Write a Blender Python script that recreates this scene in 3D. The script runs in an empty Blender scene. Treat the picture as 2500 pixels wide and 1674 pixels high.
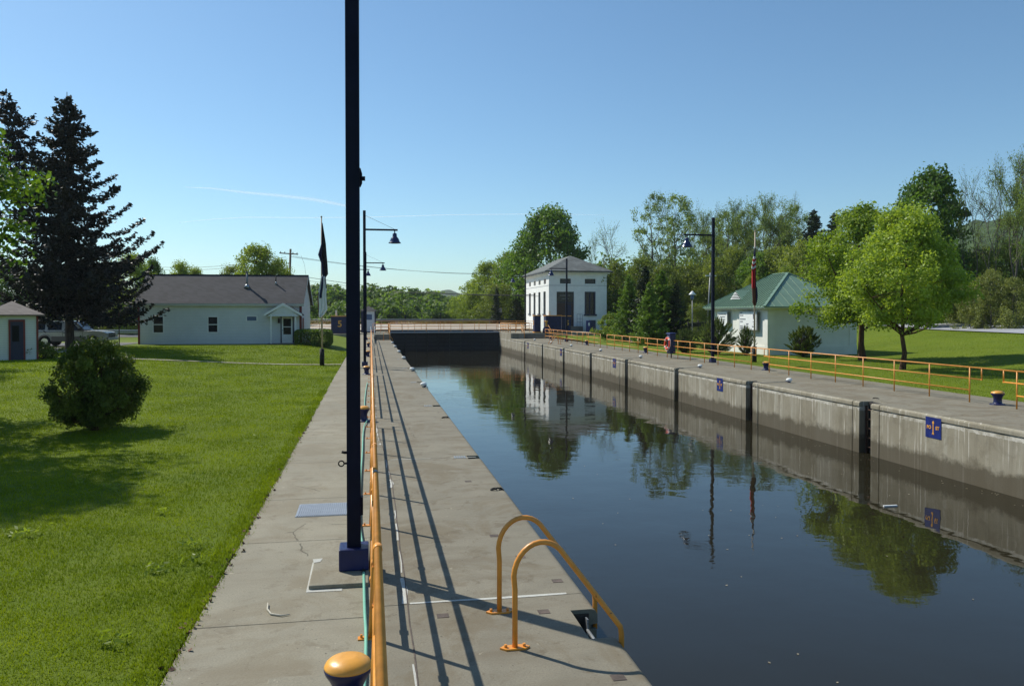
import bpy, bmesh, math, random
import numpy as np
from math import radians, sin, cos, pi, sqrt, atan2
from mathutils import Vector, Matrix

# ------------------------------------------------------------------ camera, world, sun, exposure
SC = bpy.context.scene
COL = SC.collection
CAM_H, YAW, PITCH, FPX = 2.85, radians(10.211), radians(1.07), 1915.0
cam_d = bpy.data.cameras.new('camera')
cam = bpy.data.objects.new('camera', cam_d)
COL.objects.link(cam)
cam.location = (0, 0, CAM_H)
cam.rotation_euler = (pi / 2 - PITCH, 0, -YAW)
cam_d.sensor_fit = 'HORIZONTAL'
cam_d.sensor_width = 23.5
cam_d.lens = 23.5 * FPX / 2500.0
cam_d.shift_y = -(837 - 800.77) / 2500.0
cam_d.clip_start, cam_d.clip_end = 0.1, 30000
SC.camera = cam

SUN_AZ, SUN_EL = radians(-44.5), radians(46)
wd = bpy.data.worlds.new('World')
SC.world = wd
wd.use_nodes = True
nt = wd.node_tree
nt.nodes.clear()
sky = nt.nodes.new('ShaderNodeTexSky')
sky.sky_type = 'NISHITA'
sky.sun_disc = False
sky.sun_elevation = SUN_EL
sky.sun_rotation = SUN_AZ
sky.altitude = 100
sky.air_density = 1.0
sky.dust_density = 0.45
sky.ozone_density = 3.6
bg = nt.nodes.new('ShaderNodeBackground')
bg.inputs['Strength'].default_value = 0.123
wo = nt.nodes.new('ShaderNodeOutputWorld')
tint = nt.nodes.new('ShaderNodeMix'); tint.data_type = 'RGBA'; tint.blend_type = 'MULTIPLY'
tint.inputs[0].default_value = 1.0; tint.inputs[7].default_value = (0.83, 1.0, 1.01, 1)
nt.links.new(sky.outputs[0], tint.inputs[6])
nt.links.new(tint.outputs[2], bg.inputs[0])
nt.links.new(bg.outputs[0], wo.inputs[0])

sl = bpy.data.lights.new('sun', 'SUN')
sl.energy = 5.0
sl.angle = radians(0.55)
sl.color = (1.0, 0.955, 0.85)
so = bpy.data.objects.new('sun', sl)
COL.objects.link(so)
sdir = Vector((sin(SUN_AZ) * cos(SUN_EL), cos(SUN_AZ) * cos(SUN_EL), sin(SUN_EL)))
so.rotation_euler = sdir.to_track_quat('Z', 'Y').to_euler()
so.location = sdir * 50

SC.view_settings.view_transform = 'Standard'
SC.view_settings.look = 'None'
SC.view_settings.exposure = 0.04
SC.view_settings.gamma = 1.0
SC.render.engine = 'CYCLES'
SC.cycles.max_bounces = 8
SC.cycles.transparent_max_bounces = 12
SC.cycles.caustics_reflective = False
SC.cycles.caustics_refractive = False

R, U, F = (Vector((cos(YAW), -sin(YAW), 0)), None, Vector((sin(YAW) * cos(PITCH), cos(YAW) * cos(PITCH), -sin(PITCH))))
U = R.cross(F)


def at(px, D):
    """real-world X,Y of a bearing (photo column) at distance D"""
    a = YAW + math.atan((px - 1250) / FPX)
    k = D / cos(a - YAW)
    return sin(a) * k, cos(a) * k


def topz(py, D):
    return CAM_H + (765 - py) * D / FPX


def sstep(a, b, x):
    t = min(1.0, max(0.0, (x - a) / (b - a)))
    return t * t * (3 - 2 * t)


def ground_z(x, y):
    if x < -1.6:
        z = 0.5 * (1 - (1 - sstep(2.5, 16, -x) * sstep(20, 42, y)) * (1 - sstep(46, 62, y) * sstep(1.6, 5, -x)))
        z += 0.1 * sstep(66, 90, y)
    elif x > 20.5:
        z = 0.3 * sstep(62, 92, y)
        # grassed bank up to the road on the right
        e = 31.5 + (y - 40) * 0.16
        z += 1.3 * sstep(0, 13, x - e) * sstep(10, 30, y)
    else:
        z = 0.3 * sstep(66, 90, y)
    z -= 4.5 * sstep(135, 175, y) * (1 - sstep(50, 90, abs(x - 20)))
    return z


# ------------------------------------------------------------------ object helpers
def link(o, parent=None):
    COL.objects.link(o)
    if parent is not None:
        o.parent = parent
    return o


def tag(o, label=None, cat=None, group=None, kind=None):
    if label: o['label'] = label
    if cat: o['category'] = cat
    if group: o['group'] = group
    if kind: o['kind'] = kind
    return o


def thing(name, label, cat, loc=(0, 0, 0), rz=0, group=None):
    o = bpy.data.objects.new(name, None)
    o.empty_display_size = 0.2
    COL.objects.link(o)
    o.location = loc
    o.rotation_euler = (0, 0, rz)
    return tag(o, label, cat, group)


def copy_tree(o, parent=None):
    c = o.copy()
    COL.objects.link(c)
    if parent is not None:
        c.parent = parent
    for ch in list(o.children):
        copy_tree(ch, c)
    return c


def dup(o, loc, rz=None, label=None, scale=None):
    c = copy_tree(o)
    c.location = loc
    if rz is not None: c.rotation_euler = (0, 0, rz)
    if label: c['label'] = label
    if scale is not None: c.scale = scale if hasattr(scale, '__len__') else (scale,) * 3
    return c


ORD = ['nearest', 'second', 'third', 'fourth', 'fifth', 'sixth', 'seventh', 'eighth', 'ninth', 'tenth', 'eleventh', 'twelfth']


class MB:
    """collects primitives, builds ONE mesh object"""

    def __init__(s):
        s.v, s.f, s.m, s.sm = [], [], [], []

    def add(s, vs, fs, mi=0, smooth=False):
        b = len(s.v)
        s.v += [tuple(v) for v in vs]
        for f in fs:
            s.f.append(tuple(i + b for i in f))
            s.m.append(mi)
            s.sm.append(smooth)
        return s

    def box(s, x0, x1, y0, y1, z0, z1, mi=0):
        vs = [(x, y, z) for z in (z0, z1) for y in (y0, y1) for x in (x0, x1)]
        return s.add(vs, [(0, 2, 3, 1), (4, 5, 7, 6), (0, 1, 5, 4), (2, 6, 7, 3), (0, 4, 6, 2), (1, 3, 7, 5)], mi)

    def obox(s, c, ax, hx, ay, hy, az, hz, mi=0):
        c, ax, ay, az = Vector(c), Vector(ax), Vector(ay), Vector(az)
        vs = [c + ax * (hx * i) + ay * (hy * j) + az * (hz * k) for k in (-1, 1) for j in (-1, 1) for i in (-1, 1)]
        return s.add(vs, [(0, 2, 3, 1), (4, 5, 7, 6), (0, 1, 5, 4), (2, 6, 7, 3), (0, 4, 6, 2), (1, 3, 7, 5)], mi)

    def tube(s, pts, r, n=8, mi=0, cap=True, smooth=True):
        pts = [Vector(p) for p in pts]
        rr = r if hasattr(r, '__len__') else [r] * len(pts)
        rings = []
        up = None
        for i, p in enumerate(pts):
            d = (pts[min(i + 1, len(pts) - 1)] - pts[max(i - 1, 0)])
            if d.length < 1e-9: d = Vector((0, 0, 1))
            d.normalize()
            if up is None:
                up = Vector((1, 0, 0)) if abs(d.x) < .9 else Vector((0, 1, 0))
            a = d.cross(up)
            if a.length < 1e-6: a = d.orthogonal()
            a.normalize()
            up = a.cross(d).normalized()
            rings.append([p + (a * cos(2 * pi * k / n) + up * sin(2 * pi * k / n)) * rr[i] for k in range(n)])
        b = len(s.v)
        for rg in rings: s.v += [tuple(v) for v in rg]
        for i in range(len(pts) - 1):
            for k in range(n):
                k2 = (k + 1) % n
                s.f.append((b + i * n + k, b + (i + 1) * n + k, b + (i + 1) * n + k2, b + i * n + k2))
                s.m.append(mi); s.sm.append(smooth)
        if cap:
            s.f.append(tuple(b + k for k in range(n))); s.m.append(mi); s.sm.append(False)
            e = b + (len(pts) - 1) * n
            s.f.append(tuple(e + k for k in reversed(range(n)))); s.m.append(mi); s.sm.append(False)
        return s

    def lathe(s, prof, c=(0, 0, 0), n=24, mi=0, smooth=True):
        b = len(s.v)
        for r, z in prof:
            s.v += [(c[0] + r * cos(2 * pi * k / n), c[1] + r * sin(2 * pi * k / n), c[2] + z) for k in range(n)]
        for i in range(len(prof) - 1):
            for k in range(n):
                k2 = (k + 1) % n
                s.f.append((b + i * n + k, b + i * n + k2, b + (i + 1) * n + k2, b + (i + 1) * n + k))
                s.m.append(mi); s.sm.append(smooth)
        s.f.append(tuple(b + k for k in reversed(range(n)))); s.m.append(mi); s.sm.append(False)
        e = b + (len(prof) - 1) * n
        s.f.append(tuple(e + k for k in range(n))); s.m.append(mi); s.sm.append(False)
        return s

    def prism(s, poly, axis, a0, a1, mi=0):
        """poly: 2-D outline; axis 'x','y','z' extruded a0..a1"""
        def mk(p, a):
            if axis == 'x': return (a, p[0], p[1])
            if axis == 'y': return (p[0], a, p[1])
            return (p[0], p[1], a)
        n = len(poly)
        vs = [mk(p, a0) for p in poly] + [mk(p, a1) for p in poly]
        fs = [tuple(range(n)), tuple(reversed(range(n, 2 * n)))]
        fs += [(i, i + n, (i + 1) % n + n, (i + 1) % n) for i in range(n)]
        return s.add(vs, fs, mi)

    def mesh(s, name, mats):
        me = bpy.data.meshes.new(name)
        me.from_pydata(s.v, [], s.f)
        if not isinstance(mats, (list, tuple)): mats = [mats]
        for m in mats: me.materials.append(m)
        me.polygons.foreach_set('material_index', s.m)
        me.polygons.foreach_set('use_smooth', s.sm)
        bm = bmesh.new(); bm.from_mesh(me)
        bmesh.ops.recalc_face_normals(bm, faces=bm.faces)
        bm.to_mesh(me); bm.free()
        me.update()
        return me

    def build(s, name, mats, parent=None, bevel=0):
        o = bpy.data.objects.new(name, s.mesh(name, mats))
        link(o, parent)
        if bevel:
            md = o.modifiers.new('bevel', 'BEVEL')
            md.width = bevel; md.segments = 2; md.limit_method = 'ANGLE'; md.angle_limit = radians(40)
            md.harden_normals = False
        return o


def sheet(name, xs, ys, zf, mat, parent=None, dz=0.0):
    vs = [(x, y, zf(x, y) + dz) for y in ys for x in xs]
    n = len(xs)
    fs = [(j * n + i, j * n + i + 1, (j + 1) * n + i + 1, (j + 1) * n + i) for j in range(len(ys) - 1) for i in range(n - 1)]
    me = bpy.data.meshes.new(name)
    me.from_pydata(vs, [], fs)
    me.materials.append(mat)
    me.polygons.foreach_set('use_smooth', [True] * len(fs))
    return link(bpy.data.objects.new(name, me), parent)


def np_mesh(name, V, k, mat, smooth=False, mi=None):
    """V: (N*k,3) vertices, every k consecutive ones a face"""
    V = np.asarray(V, dtype=np.float32)
    n = len(V) // k
    me = bpy.data.meshes.new(name)
    me.vertices.add(len(V)); me.vertices.foreach_set('co', V.ravel())
    me.loops.add(n * k); me.loops.foreach_set('vertex_index', np.arange(n * k, dtype=np.int32))
    me.polygons.add(n)
    me.polygons.foreach_set('loop_start', np.arange(0, n * k, k, dtype=np.int32))
    me.polygons.foreach_set('loop_total', np.full(n, k, dtype=np.int32))
    for m in (mat if isinstance(mat, (list, tuple)) else [mat]): me.materials.append(m)
    if mi is not None: me.polygons.foreach_set('material_index', np.asarray(mi, dtype=np.int32))
    me.update(calc_edges=True)
    return me


def text_mesh(txt, size, mat, depth=0.004, bold=0.0):
    cu = bpy.data.curves.new('letters', 'FONT')
    cu.body = txt; cu.size = size; cu.extrude = depth; cu.align_x = 'CENTER'; cu.align_y = 'CENTER'; cu.offset = bold
    t = bpy.data.objects.new('letters', cu); COL.objects.link(t)
    dg = bpy.context.evaluated_depsgraph_get()
    me = bpy.data.meshes.new_from_object(t.evaluated_get(dg))
    bpy.data.objects.remove(t)
    me.materials.clear(); me.materials.append(mat)
    return me


# ------------------------------------------------------------------ materials
def newmat(name):
    m = bpy.data.materials.new(name); m.use_nodes = True
    t = m.node_tree; b = t.nodes['Principled BSDF']
    return m, t, b


def nd(t, typ, **kw):
    n = t.nodes.new(typ)
    for k, v in kw.items():
        if k.startswith('i_'):
            key = k[2:].replace('_', ' ')
            n.inputs[int(key) if key.isdigit() else key].default_value = v
        else:
            setattr(n, k, v)
    return n


def ramp(t, fac, stops, interp='LINEAR'):
    r = t.nodes.new('ShaderNodeValToRGB'); r.color_ramp.interpolation = interp
    e = r.color_ramp.elements
    while len(e) < len(stops): e.new(0.5)
    for i, (p, c) in enumerate(stops):
        e[i].position = p; e[i].color = (*c, 1) if len(c) == 3 else c
    t.links.new(fac, r.inputs[0])
    return r.outputs[0]


def mixc(t, fac, a, b, mode='MIX'):
    m = t.nodes.new('ShaderNodeMix'); m.data_type = 'RGBA'; m.blend_type = mode
    for s, v in ((m.inputs[0], fac), (m.inputs[6], a), (m.inputs[7], b)):
        if hasattr(v, 'is_linked') or hasattr(v, 'links'): t.links.new(v, s)
        elif isinstance(v, (int, float)): s.default_value = v
        else: s.default_value = (*v, 1) if len(v) == 3 else v
    return m.outputs[2]


def mth(t, op, a, b=0.0, clamp=False):
    m = t.nodes.new('ShaderNodeMath'); m.operation = op; m.use_clamp = clamp
    for s, v in ((m.inputs[0], a), (m.inputs[1], b)):
        if isinstance(v, (int, float)): s.default_value = v
        else: t.links.new(v, s)
    return m.outputs[0]


def noise(t, vec, scale, detail=4, rough=0.55, sc=(1, 1, 1), dist=0.0):
    mp = nd(t, 'ShaderNodeMapping'); mp.inputs['Scale'].default_value = sc
    t.links.new(vec, mp.inputs[0])
    n = nd(t, 'ShaderNodeTexNoise'); n.inputs['Scale'].default_value = scale
    n.inputs['Detail'].default_value = detail; n.inputs['Roughness'].default_value = rough
    n.inputs['Distortion'].default_value = dist
    t.links.new(mp.outputs[0], n.inputs['Vector'])
    return n.outputs[0]


def geo_pos(t):
    return nd(t, 'ShaderNodeNewGeometry').outputs['Position']


def obj_co(t):
    return nd(t, 'ShaderNodeTexCoord').outputs['Object']


def bump(t, b, h, strength=0.3, dist=0.02):
    n = nd(t, 'ShaderNodeBump'); n.inputs['Strength'].default_value = strength; n.inputs['Distance'].default_value = dist
    t.links.new(h, n.inputs['Height']); t.links.new(n.outputs[0], b.inputs['Normal'])
    return n


def paint(name, col, rough=0.45, var=0.12, scale=6, spec=0.5, metal=0.0, bumpy=0.05, chips=0.0, chipcol=(0.07, 0.03, 0.018)):
    m, t, b = newmat(name)
    co = obj_co(t)
    n = noise(t, co, scale, 5)
    n2 = noise(t, co, scale * 9, 3)
    dark = tuple(c * (1 - var * 1.6) for c in col); lite = tuple(min(1, c * (1 + var)) for c in col)
    c = ramp(t, n, [(0.3, dark), (0.7, lite)])
    if chips:
        nc = noise(t, co, 14, 6, .7)
        c = mixc(t, mth(t, 'MULTIPLY', ramp(t, nc, [(0.70 - chips, (0, 0, 0)), (0.715 - chips, (1, 1, 1))]), 0.85), c, chipcol)
        grime = noise(t, co, 3, 5, .6, sc=(1, 1, .3))
        c = mixc(t, mth(t, 'MULTIPLY', ramp(t, grime, [(0.5, (0, 0, 0)), (0.75, (1, 1, 1))]), 0.35), c, tuple(x * .5 for x in col))
    t.links.new(c, b.inputs['Base Color'])
    b.inputs['Metallic'].default_value = metal
    r = ramp(t, n2, [(0.3, (rough * .8,) * 3), (0.7, (min(1, rough * 1.25),) * 3)])
    t.links.new(r, b.inputs['Roughness'])
    b.inputs['Specular IOR Level'].default_value = spec
    if bumpy: bump(t, b, n2, bumpy, 0.01)
    return m


def concrete(name, col, wear=1.4):
    m, t, b = newmat(name)
    p = geo_pos(t)
    big = noise(t, p, 0.35, 6, .6)
    mid = noise(t, p, 2.2, 6, .65)
    fine = noise(t, p, 60, 4, .7)
    grit = noise(t, p, 260, 2, .6)
    stain = noise(t, p, 1.1, 5, .6, sc=(0.35, 2.2, 1))
    c = ramp(t, big, [(0.3, tuple(x * .82 for x in col)), (0.7, tuple(x * 1.1 for x in col))])
    c = mixc(t, mth(t, 'MULTIPLY', ramp(t, mid, [(0.42, (0, 0, 0)), (0.75, (1, 1, 1))]), 0.35 * wear), c, tuple(x * .62 for x in col))
    c = mixc(t, mth(t, 'MULTIPLY', ramp(t, stain, [(0.52, (0, 0, 0)), (0.7, (1, 1, 1))]), 0.4 * wear), c, (col[0] * .66, col[1] * .6, col[2] * .55))
    c = mixc(t, mth(t, 'MULTIPLY', ramp(t, fine, [(0.38, (1, 1, 1)), (0.58, (0, 0, 0))]), 0.5), c, tuple(x * .55 for x in col))
    c = mixc(t, mth(t, 'MULTIPLY', ramp(t, grit, [(0.55, (0, 0, 0)), (0.75, (1, 1, 1))]), 0.35), c, tuple(min(1, x * 1.5) for x in col))
    blot = noise(t, p, 0.8, 8, .72, dist=0.8)
    c = mixc(t, mth(t, 'MULTIPLY', ramp(t, blot, [(0.49, (0, 0, 0)), (0.58, (1, 1, 1))]), 0.34 * wear), c, (col[0] * .62, col[1] * .55, col[2] * .46))
    blot2 = noise(t, p, 2.7, 7, .75, dist=0.5)
    c = mixc(t, mth(t, 'MULTIPLY', ramp(t, blot2, [(0.56, (0, 0, 0)), (0.62, (1, 1, 1))]), 0.40 * wear), c, (col[0] * .55, col[1] * .50, col[2] * .45))
    chip = noise(t, p, 7.5, 3, .6)
    c = mixc(t, mth(t, 'MULTIPLY', ramp(t, chip, [(0.70, (0, 0, 0)), (0.72, (1, 1, 1))]), 0.55), c, tuple(min(1, x * 1.35) for x in col))
    pit = noise(t, p, 22, 2, .5)
    c = mixc(t, mth(t, 'MULTIPLY', ramp(t, pit, [(0.71, (0, 0, 0)), (0.73, (1, 1, 1))]), 0.7), c, tuple(x * .3 for x in col))
    vor = nd(t, 'ShaderNodeTexVoronoi'); vor.feature = 'DISTANCE_TO_EDGE'; vor.inputs['Scale'].default_value = .42
    wv = nd(t, 'ShaderNodeMix'); wv.data_type = 'VECTOR'; wv.inputs[0].default_value = .12
    cn = nd(t, 'ShaderNodeTexNoise'); cn.inputs['Scale'].default_value = 2.5; cn.inputs['Detail'].default_value = 6
    t.links.new(p, cn.inputs['Vector']); t.links.new(p, wv.inputs[4]); t.links.new(cn.outputs['Color'], wv.inputs[5])
    t.links.new(wv.outputs[1], vor.inputs['Vector'])
    crk = mth(t, 'MULTIPLY', mth(t, 'LESS_THAN', vor.outputs['Distance'], 0.0022), mth(t, 'GREATER_THAN', big, 0.54))
    c = mixc(t, mth(t, 'MULTIPLY', crk, 0.75), c, tuple(x * .3 for x in col))
    t.links.new(c, b.inputs['Base Color'])
    b.inputs['Roughness'].default_value = 0.88
    b.inputs['Specular IOR Level'].default_value = 0.25
    h = mth(t, 'ADD', mth(t, 'MULTIPLY', fine, 0.7), mth(t, 'MULTIPLY', grit, 0.3))
    bump(t, b, h, 0.45, 0.006)
    return m


def wall_concrete():
    m, t, b = newmat('chamber_wall_concrete')
    p = geo_pos(t)
    sep = nd(t, 'ShaderNodeSeparateXYZ'); t.links.new(p, sep.inputs[0])
    z = sep.outputs[2]
    big = noise(t, p, 0.5, 6, .6)
    mid = noise(t, p, 3, 6, .65)
    fine = noise(t, p, 45, 4, .7)
    streak = noise(t, p, 3.2, 5, .62, sc=(1, 1, 0.06))
    thin = noise(t, p, 11, 3, .6, sc=(1, 1, 0.035))
    ragged = noise(t, p, 1.6, 6, .7)
    base = ramp(t, big, [(0.3, (0.225, 0.198, 0.140)), (0.72, (0.33, 0.298, 0.225))])
    base = mixc(t, mth(t, 'MULTIPLY', ramp(t, streak, [(0.52, (0, 0, 0)), (0.70, (1, 1, 1))]), 0.6), base, (0.47, 0.455, 0.39))
    base = mixc(t, mth(t, 'MULTIPLY', ramp(t, streak, [(0.30, (1, 1, 1)), (0.47, (0, 0, 0))]), 0.55), base, (0.13, 0.112, 0.08))
    base = mixc(t, mth(t, 'MULTIPLY', ramp(t, thin, [(0.60, (0, 0, 0)), (0.66, (1, 1, 1))]), 0.7), base, (0.64, 0.6, 0.52))
    base = mixc(t, mth(t, 'MULTIPLY', ramp(t, mid, [(0.6, (0, 0, 0)), (0.72, (1, 1, 1))]), 0.45), base, (0.14, 0.125, 0.1))
    base = mixc(t, mth(t, 'MULTIPLY', ramp(t, fine, [(0.35, (1, 1, 1)), (0.5, (0, 0, 0))]), 0.25), base, (0.14, 0.13, 0.11))
    blt = noise(t, p, 1.1, 8, .72, dist=0.9)
    base = mixc(t, mth(t, 'MULTIPLY', ramp(t, blt, [(0.52, (0, 0, 0)), (0.60, (1, 1, 1))]), 0.5), base, (0.19, 0.165, 0.115))
    blt3 = noise(t, p, 0.7, 5, .6, sc=(1, 1, .4))
    base = mixc(t, mth(t, 'MULTIPLY', ramp(t, blt3, [(0.50, (0, 0, 0)), (0.62, (1, 1, 1))]), 0.45), base, (0.36, 0.34, 0.28))
    # lime bloom just below the coping joint
    lb = ramp(t, z, [(0.0, (0, 0, 0)), (1.0, (0, 0, 0))])
    zz = mth(t, 'ADD', z, mth(t, 'MULTIPLY', thin, 0.12))
    bloom = mth(t, 'MULTIPLY', mth(t, 'GREATER_THAN', zz, -0.225), mth(t, 'LESS_THAN', z, -0.17))
    base = mixc(t, mth(t, 'MULTIPLY', bloom, mth(t, 'MULTIPLY', ramp(t, mid, [(0.4, (0, 0, 0)), (0.6, (1, 1, 1))]), 0.7)), base, (0.66, 0.63, 0.56))
    # wet, algae-stained band above the water
    w = mth(t, 'ADD', mth(t, 'MULTIPLY', mth(t, 'SUBTRACT', ragged, 0.5), 0.85), z)
    wet = mth(t, 'MULTIPLY', mth(t, 'ADD', w, 1.02), -5.0, True)
    base = mixc(t, mth(t, 'MULTIPLY', wet, 0.85), base, (0.080, 0.066, 0.042))
    t.links.new(base, b.inputs['Base Color'])
    b.inputs['Roughness'].default_value = 0.88
    b.inputs['Specular IOR Level'].default_value = 0.3
    bump(t, b, mth(t, 'ADD', fine, mid), 0.5, 0.012)
    return m


def grass_mat(name, a, b_, c_, var_scale=1.0):
    m, t, b = newmat(name)
    p = geo_pos(t)
    n1 = noise(t, p, 0.16 * var_scale, 5, .6)
    n2 = noise(t, p, 1.3 * var_scale, 6, .65)
    n3 = noise(t, p, 28, 4, .7)
    stripe = noise(t, p, 0.9, 2, .5, sc=(0.5, 1.0, 1))
    c = ramp(t, n1, [(0.3, a), (0.55, b_), (0.75, c_)])
    c = mixc(t, mth(t, 'MULTIPLY', ramp(t, n2, [(0.4, (0, 0, 0)), (0.7, (1, 1, 1))]), 0.45), c, (c_[0] * 1.1, c_[1] * .95, c_[2] * .9))
    c = mixc(t, mth(t, 'MULTIPLY', ramp(t, n3, [(0.35, (1, 1, 1)), (0.6, (0, 0, 0))]), 0.4), c, tuple(x * .45 for x in a))
    t.links.new(c, b.inputs['Base Color'])
    b.inputs['Roughness'].default_value = 0.9
    b.inputs['Specular IOR Level'].default_value = 0.15
    bump(t, b, mth(t, 'ADD', n3, mth(t, 'MULTIPLY', n2, 0.5)), 0.7, 0.05)
    return m


def leaf_mat(name, dark, lite, trans=0.35, rough=0.5, nscale=0.55):
    """leaves: reflect, and let sunlight through; hue varies from clump to clump and tree to tree"""
    m, t, b = newmat(name)
    co = obj_co(t)
    oi = nd(t, 'ShaderNodeObjectInfo')
    n = noise(t, co, nscale, 3, .6)
    nf = noise(t, co, 9, 2, .6)
    v = mth(t, 'ADD', mth(t, 'MULTIPLY', n, 0.6), mth(t, 'ADD', mth(t, 'MULTIPLY', nf, 0.4), mth(t, 'MULTIPLY', mth(t, 'SUBTRACT', oi.outputs['Random'], 0.5), 0.16)))
    c = ramp(t, v, [(0.36, dark), (0.62, lite)])
    t.links.new(c, b.inputs['Base Color'])
    b.inputs['Roughness'].default_value = rough
    b.inputs['Specular IOR Level'].default_value = 0.3 if rough < .7 else 0.08
    tr = nd(t, 'ShaderNodeBsdfTranslucent')
    tc = mixc(t, 1.0, c, (1.35, 1.3, 0.55), 'MULTIPLY')
    t.links.new(tc, tr.inputs[0])
    mx = nd(t, 'ShaderNodeMixShader'); mx.inputs[0].default_value = trans
    t.links.new(b.outputs[0], mx.inputs[1]); t.links.new(tr.outputs[0], mx.inputs[2])
    t.links.new(mx.outputs[0], t.nodes['Material Output'].inputs[0])
    return m


def bark_mat(name, a, b_):
    m, t, b = newmat(name)
    co = obj_co(t)
    n = noise(t, co, 5, 5, .65, sc=(1.6, 1.6, 0.35))
    t.links.new(ramp(t, n, [(0.35, a), (0.65, b_)]), b.inputs['Base Color'])
    b.inputs['Roughness'].default_value = 0.9
    b.inputs['Specular IOR Level'].default_value = 0.15
    bump(t, b, n, 0.7, 0.03)
    return m


def siding_mat(name, col, pitch=0.115):
    m, t, b = newmat(name)
    co = geo_pos(t)
    sep = nd(t, 'ShaderNodeSeparateXYZ'); t.links.new(co, sep.inputs[0])
    fr = mth(t, 'FRACT', mth(t, 'DIVIDE', sep.outputs[2], pitch))
    n = noise(t, co, 1.2, 4, .6)
    c = ramp(t, n, [(0.3, tuple(x * .9 for x in col)), (0.7, col)])
    gap = mth(t, 'LESS_THAN', fr, 0.1)
    c = mixc(t, mth(t, 'MULTIPLY', gap, 0.45), c, tuple(x * .4 for x in col))
    t.links.new(c, b.inputs['Base Color'])
    b.inputs['Roughness'].default_value = 0.6
    bump(t, b, fr, 0.6, 0.02)
    return m


def shingle_mat(name, col, sx=0.3, sz=0.14, strength=0.35):
    m, t, b = newmat(name)
    co = geo_pos(t)
    sep = nd(t, 'ShaderNodeSeparateXYZ'); t.links.new(co, sep.inputs[0])
    row = mth(t, 'DIVIDE', sep.outputs[2], sz)
    fr = mth(t, 'FRACT', row)
    fl = mth(t, 'FLOOR', row)
    cmb = nd(t, 'ShaderNodeCombineXYZ')
    xy = mth(t, 'ADD', sep.outputs[0], mth(t, 'MULTIPLY', sep.outputs[1], 1.0))
    t.links.new(mth(t, 'FLOOR', mth(t, 'ADD', mth(t, 'DIVIDE', xy, sx), mth(t, 'MULTIPLY', fl, 0.5))), cmb.inputs[0])
    t.links.new(fl, cmb.inputs[1])
    wn = nd(t, 'ShaderNodeTexWhiteNoise'); t.links.new(cmb.outputs[0], wn.inputs[0])
    n = noise(t, co, 0.9, 5, .6)
    v = mth(t, 'ADD', mth(t, 'MULTIPLY', wn.outputs[0], strength), mth(t, 'MULTIPLY', n, 0.7))
    c = ramp(t, v, [(0.2, tuple(x * .6 for x in col)), (0.85, tuple(x * 1.45 for x in col))])
    c = mixc(t, mth(t, 'MULTIPLY', mth(t, 'LESS_THAN', fr, 0.14), 0.6), c, tuple(x * .35 for x in col))
    t.links.new(c, b.inputs['Base Color'])
    b.inputs['Roughness'].default_value = 0.85
    bump(t, b, fr, 0.5, 0.015)
    return m


def water_mat():
    m, t, b = newmat('canal_water')
    p = geo_pos(t)
    b.inputs['Base Color'].default_value = (0.018, 0.016, 0.009, 1)
    b.inputs['Roughness'].default_value = 0.015
    b.inputs['IOR'].default_value = 1.333
    a = noise(t, p, 0.55, 3, .5, sc=(1, 1, 1))
    c = noise(t, p, 3.2, 3, .55, sc=(0.8, 1.5, 1), dist=0.6)
    patch = ramp(t, noise(t, p, 0.09, 3, .6), [(0.42, (0.12, 0.12, 0.12)), (0.62, (1, 1, 1))])
    f = noise(t, p, 11, 2, .5, sc=(0.7, 1.4, 1))
    h = mth(t, 'ADD', mth(t, 'MULTIPLY', a, 1.0), mth(t, 'MULTIPLY', mth(t, 'ADD', mth(t, 'MULTIPLY', c, 0.22), mth(t, 'MULTIPLY', f, 0.03)), patch))
    bump(t, b, h, 0.11, 0.10)
    return m


M = {}
M['deck'] = concrete('deck_concrete', (0.245, 0.222, 0.168), 1.7)
M['walk'] = concrete('sidewalk_concrete', (0.300, 0.275, 0.208), 1.15)
M['patch'] = concrete('pale_mortar', (0.55, 0.55, 0.5), 0.4)
M['wall'] = wall_concrete()
M['water'] = water_mat()
M['grass'] = grass_mat('lawn_grass', (0.100, 0.148, 0.010), (0.128, 0.182, 0.012), (0.158, 0.21, 0.016))
M['asphalt'] = concrete('asphalt', (0.13, 0.13, 0.13), 0.5)
M['paleroad'] = concrete('pale_road', (0.36, 0.37, 0.40), 0.3)
M['white'] = paint('white_paint', (0.78, 0.79, 0.78), 0.6, 0.04)
M['stucco'] = paint('white_stucco', (0.80, 0.80, 0.78), 0.8, 0.05, 1.5)
M['cream'] = paint('pale_cream_stucco', (0.74, 0.74, 0.68), 0.8, 0.05, 1.2)
M['navy'] = paint('navy_paint', (0.008, 0.012, 0.075), 0.36, 0.25, 4, 0.4, 0, 0.08, chips=.02)
M['navy_pole'] = paint('navy_pole_paint', (0.003, 0.005, 0.020), 0.5, 0.2, 3, 0.15, chips=.0, chipcol=(.02,.012,.012))
M['blue'] = paint('blue_sign_paint', (0.010, 0.022, 0.16), 0.4, 0.15)
M['orange'] = paint('orange_yellow_paint', (0.76, 0.305, 0.045), 0.38, 0.12, 5, chips=.02)
M['orange_top'] = paint('orange_cap_paint', (0.76, 0.36, 0.055), 0.36, 0.12, 4, chips=.01)
M['black'] = paint('black_void', (0.012, 0.011, 0.010), 0.8)
M['rust'] = paint('rusty_steel', (0.08, 0.035, 0.02), 0.8, 0.3)
M['galv'] = paint('galvanised_steel', (0.36, 0.38, 0.40), 0.42, 0.12, 10, 0.5, 0.7)
M['grey'] = paint('grey_metal', (0.22, 0.23, 0.24), 0.5, 0.12, 5, 0.5, 0.3)
M['hose'] = paint('mint_green_hose', (0.20, 0.50, 0.36), 0.4, 0.06)
M['gate'] = paint('dark_gate_steel', (0.008, 0.009, 0.014), 0.5, 0.4, 0.8)
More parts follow.
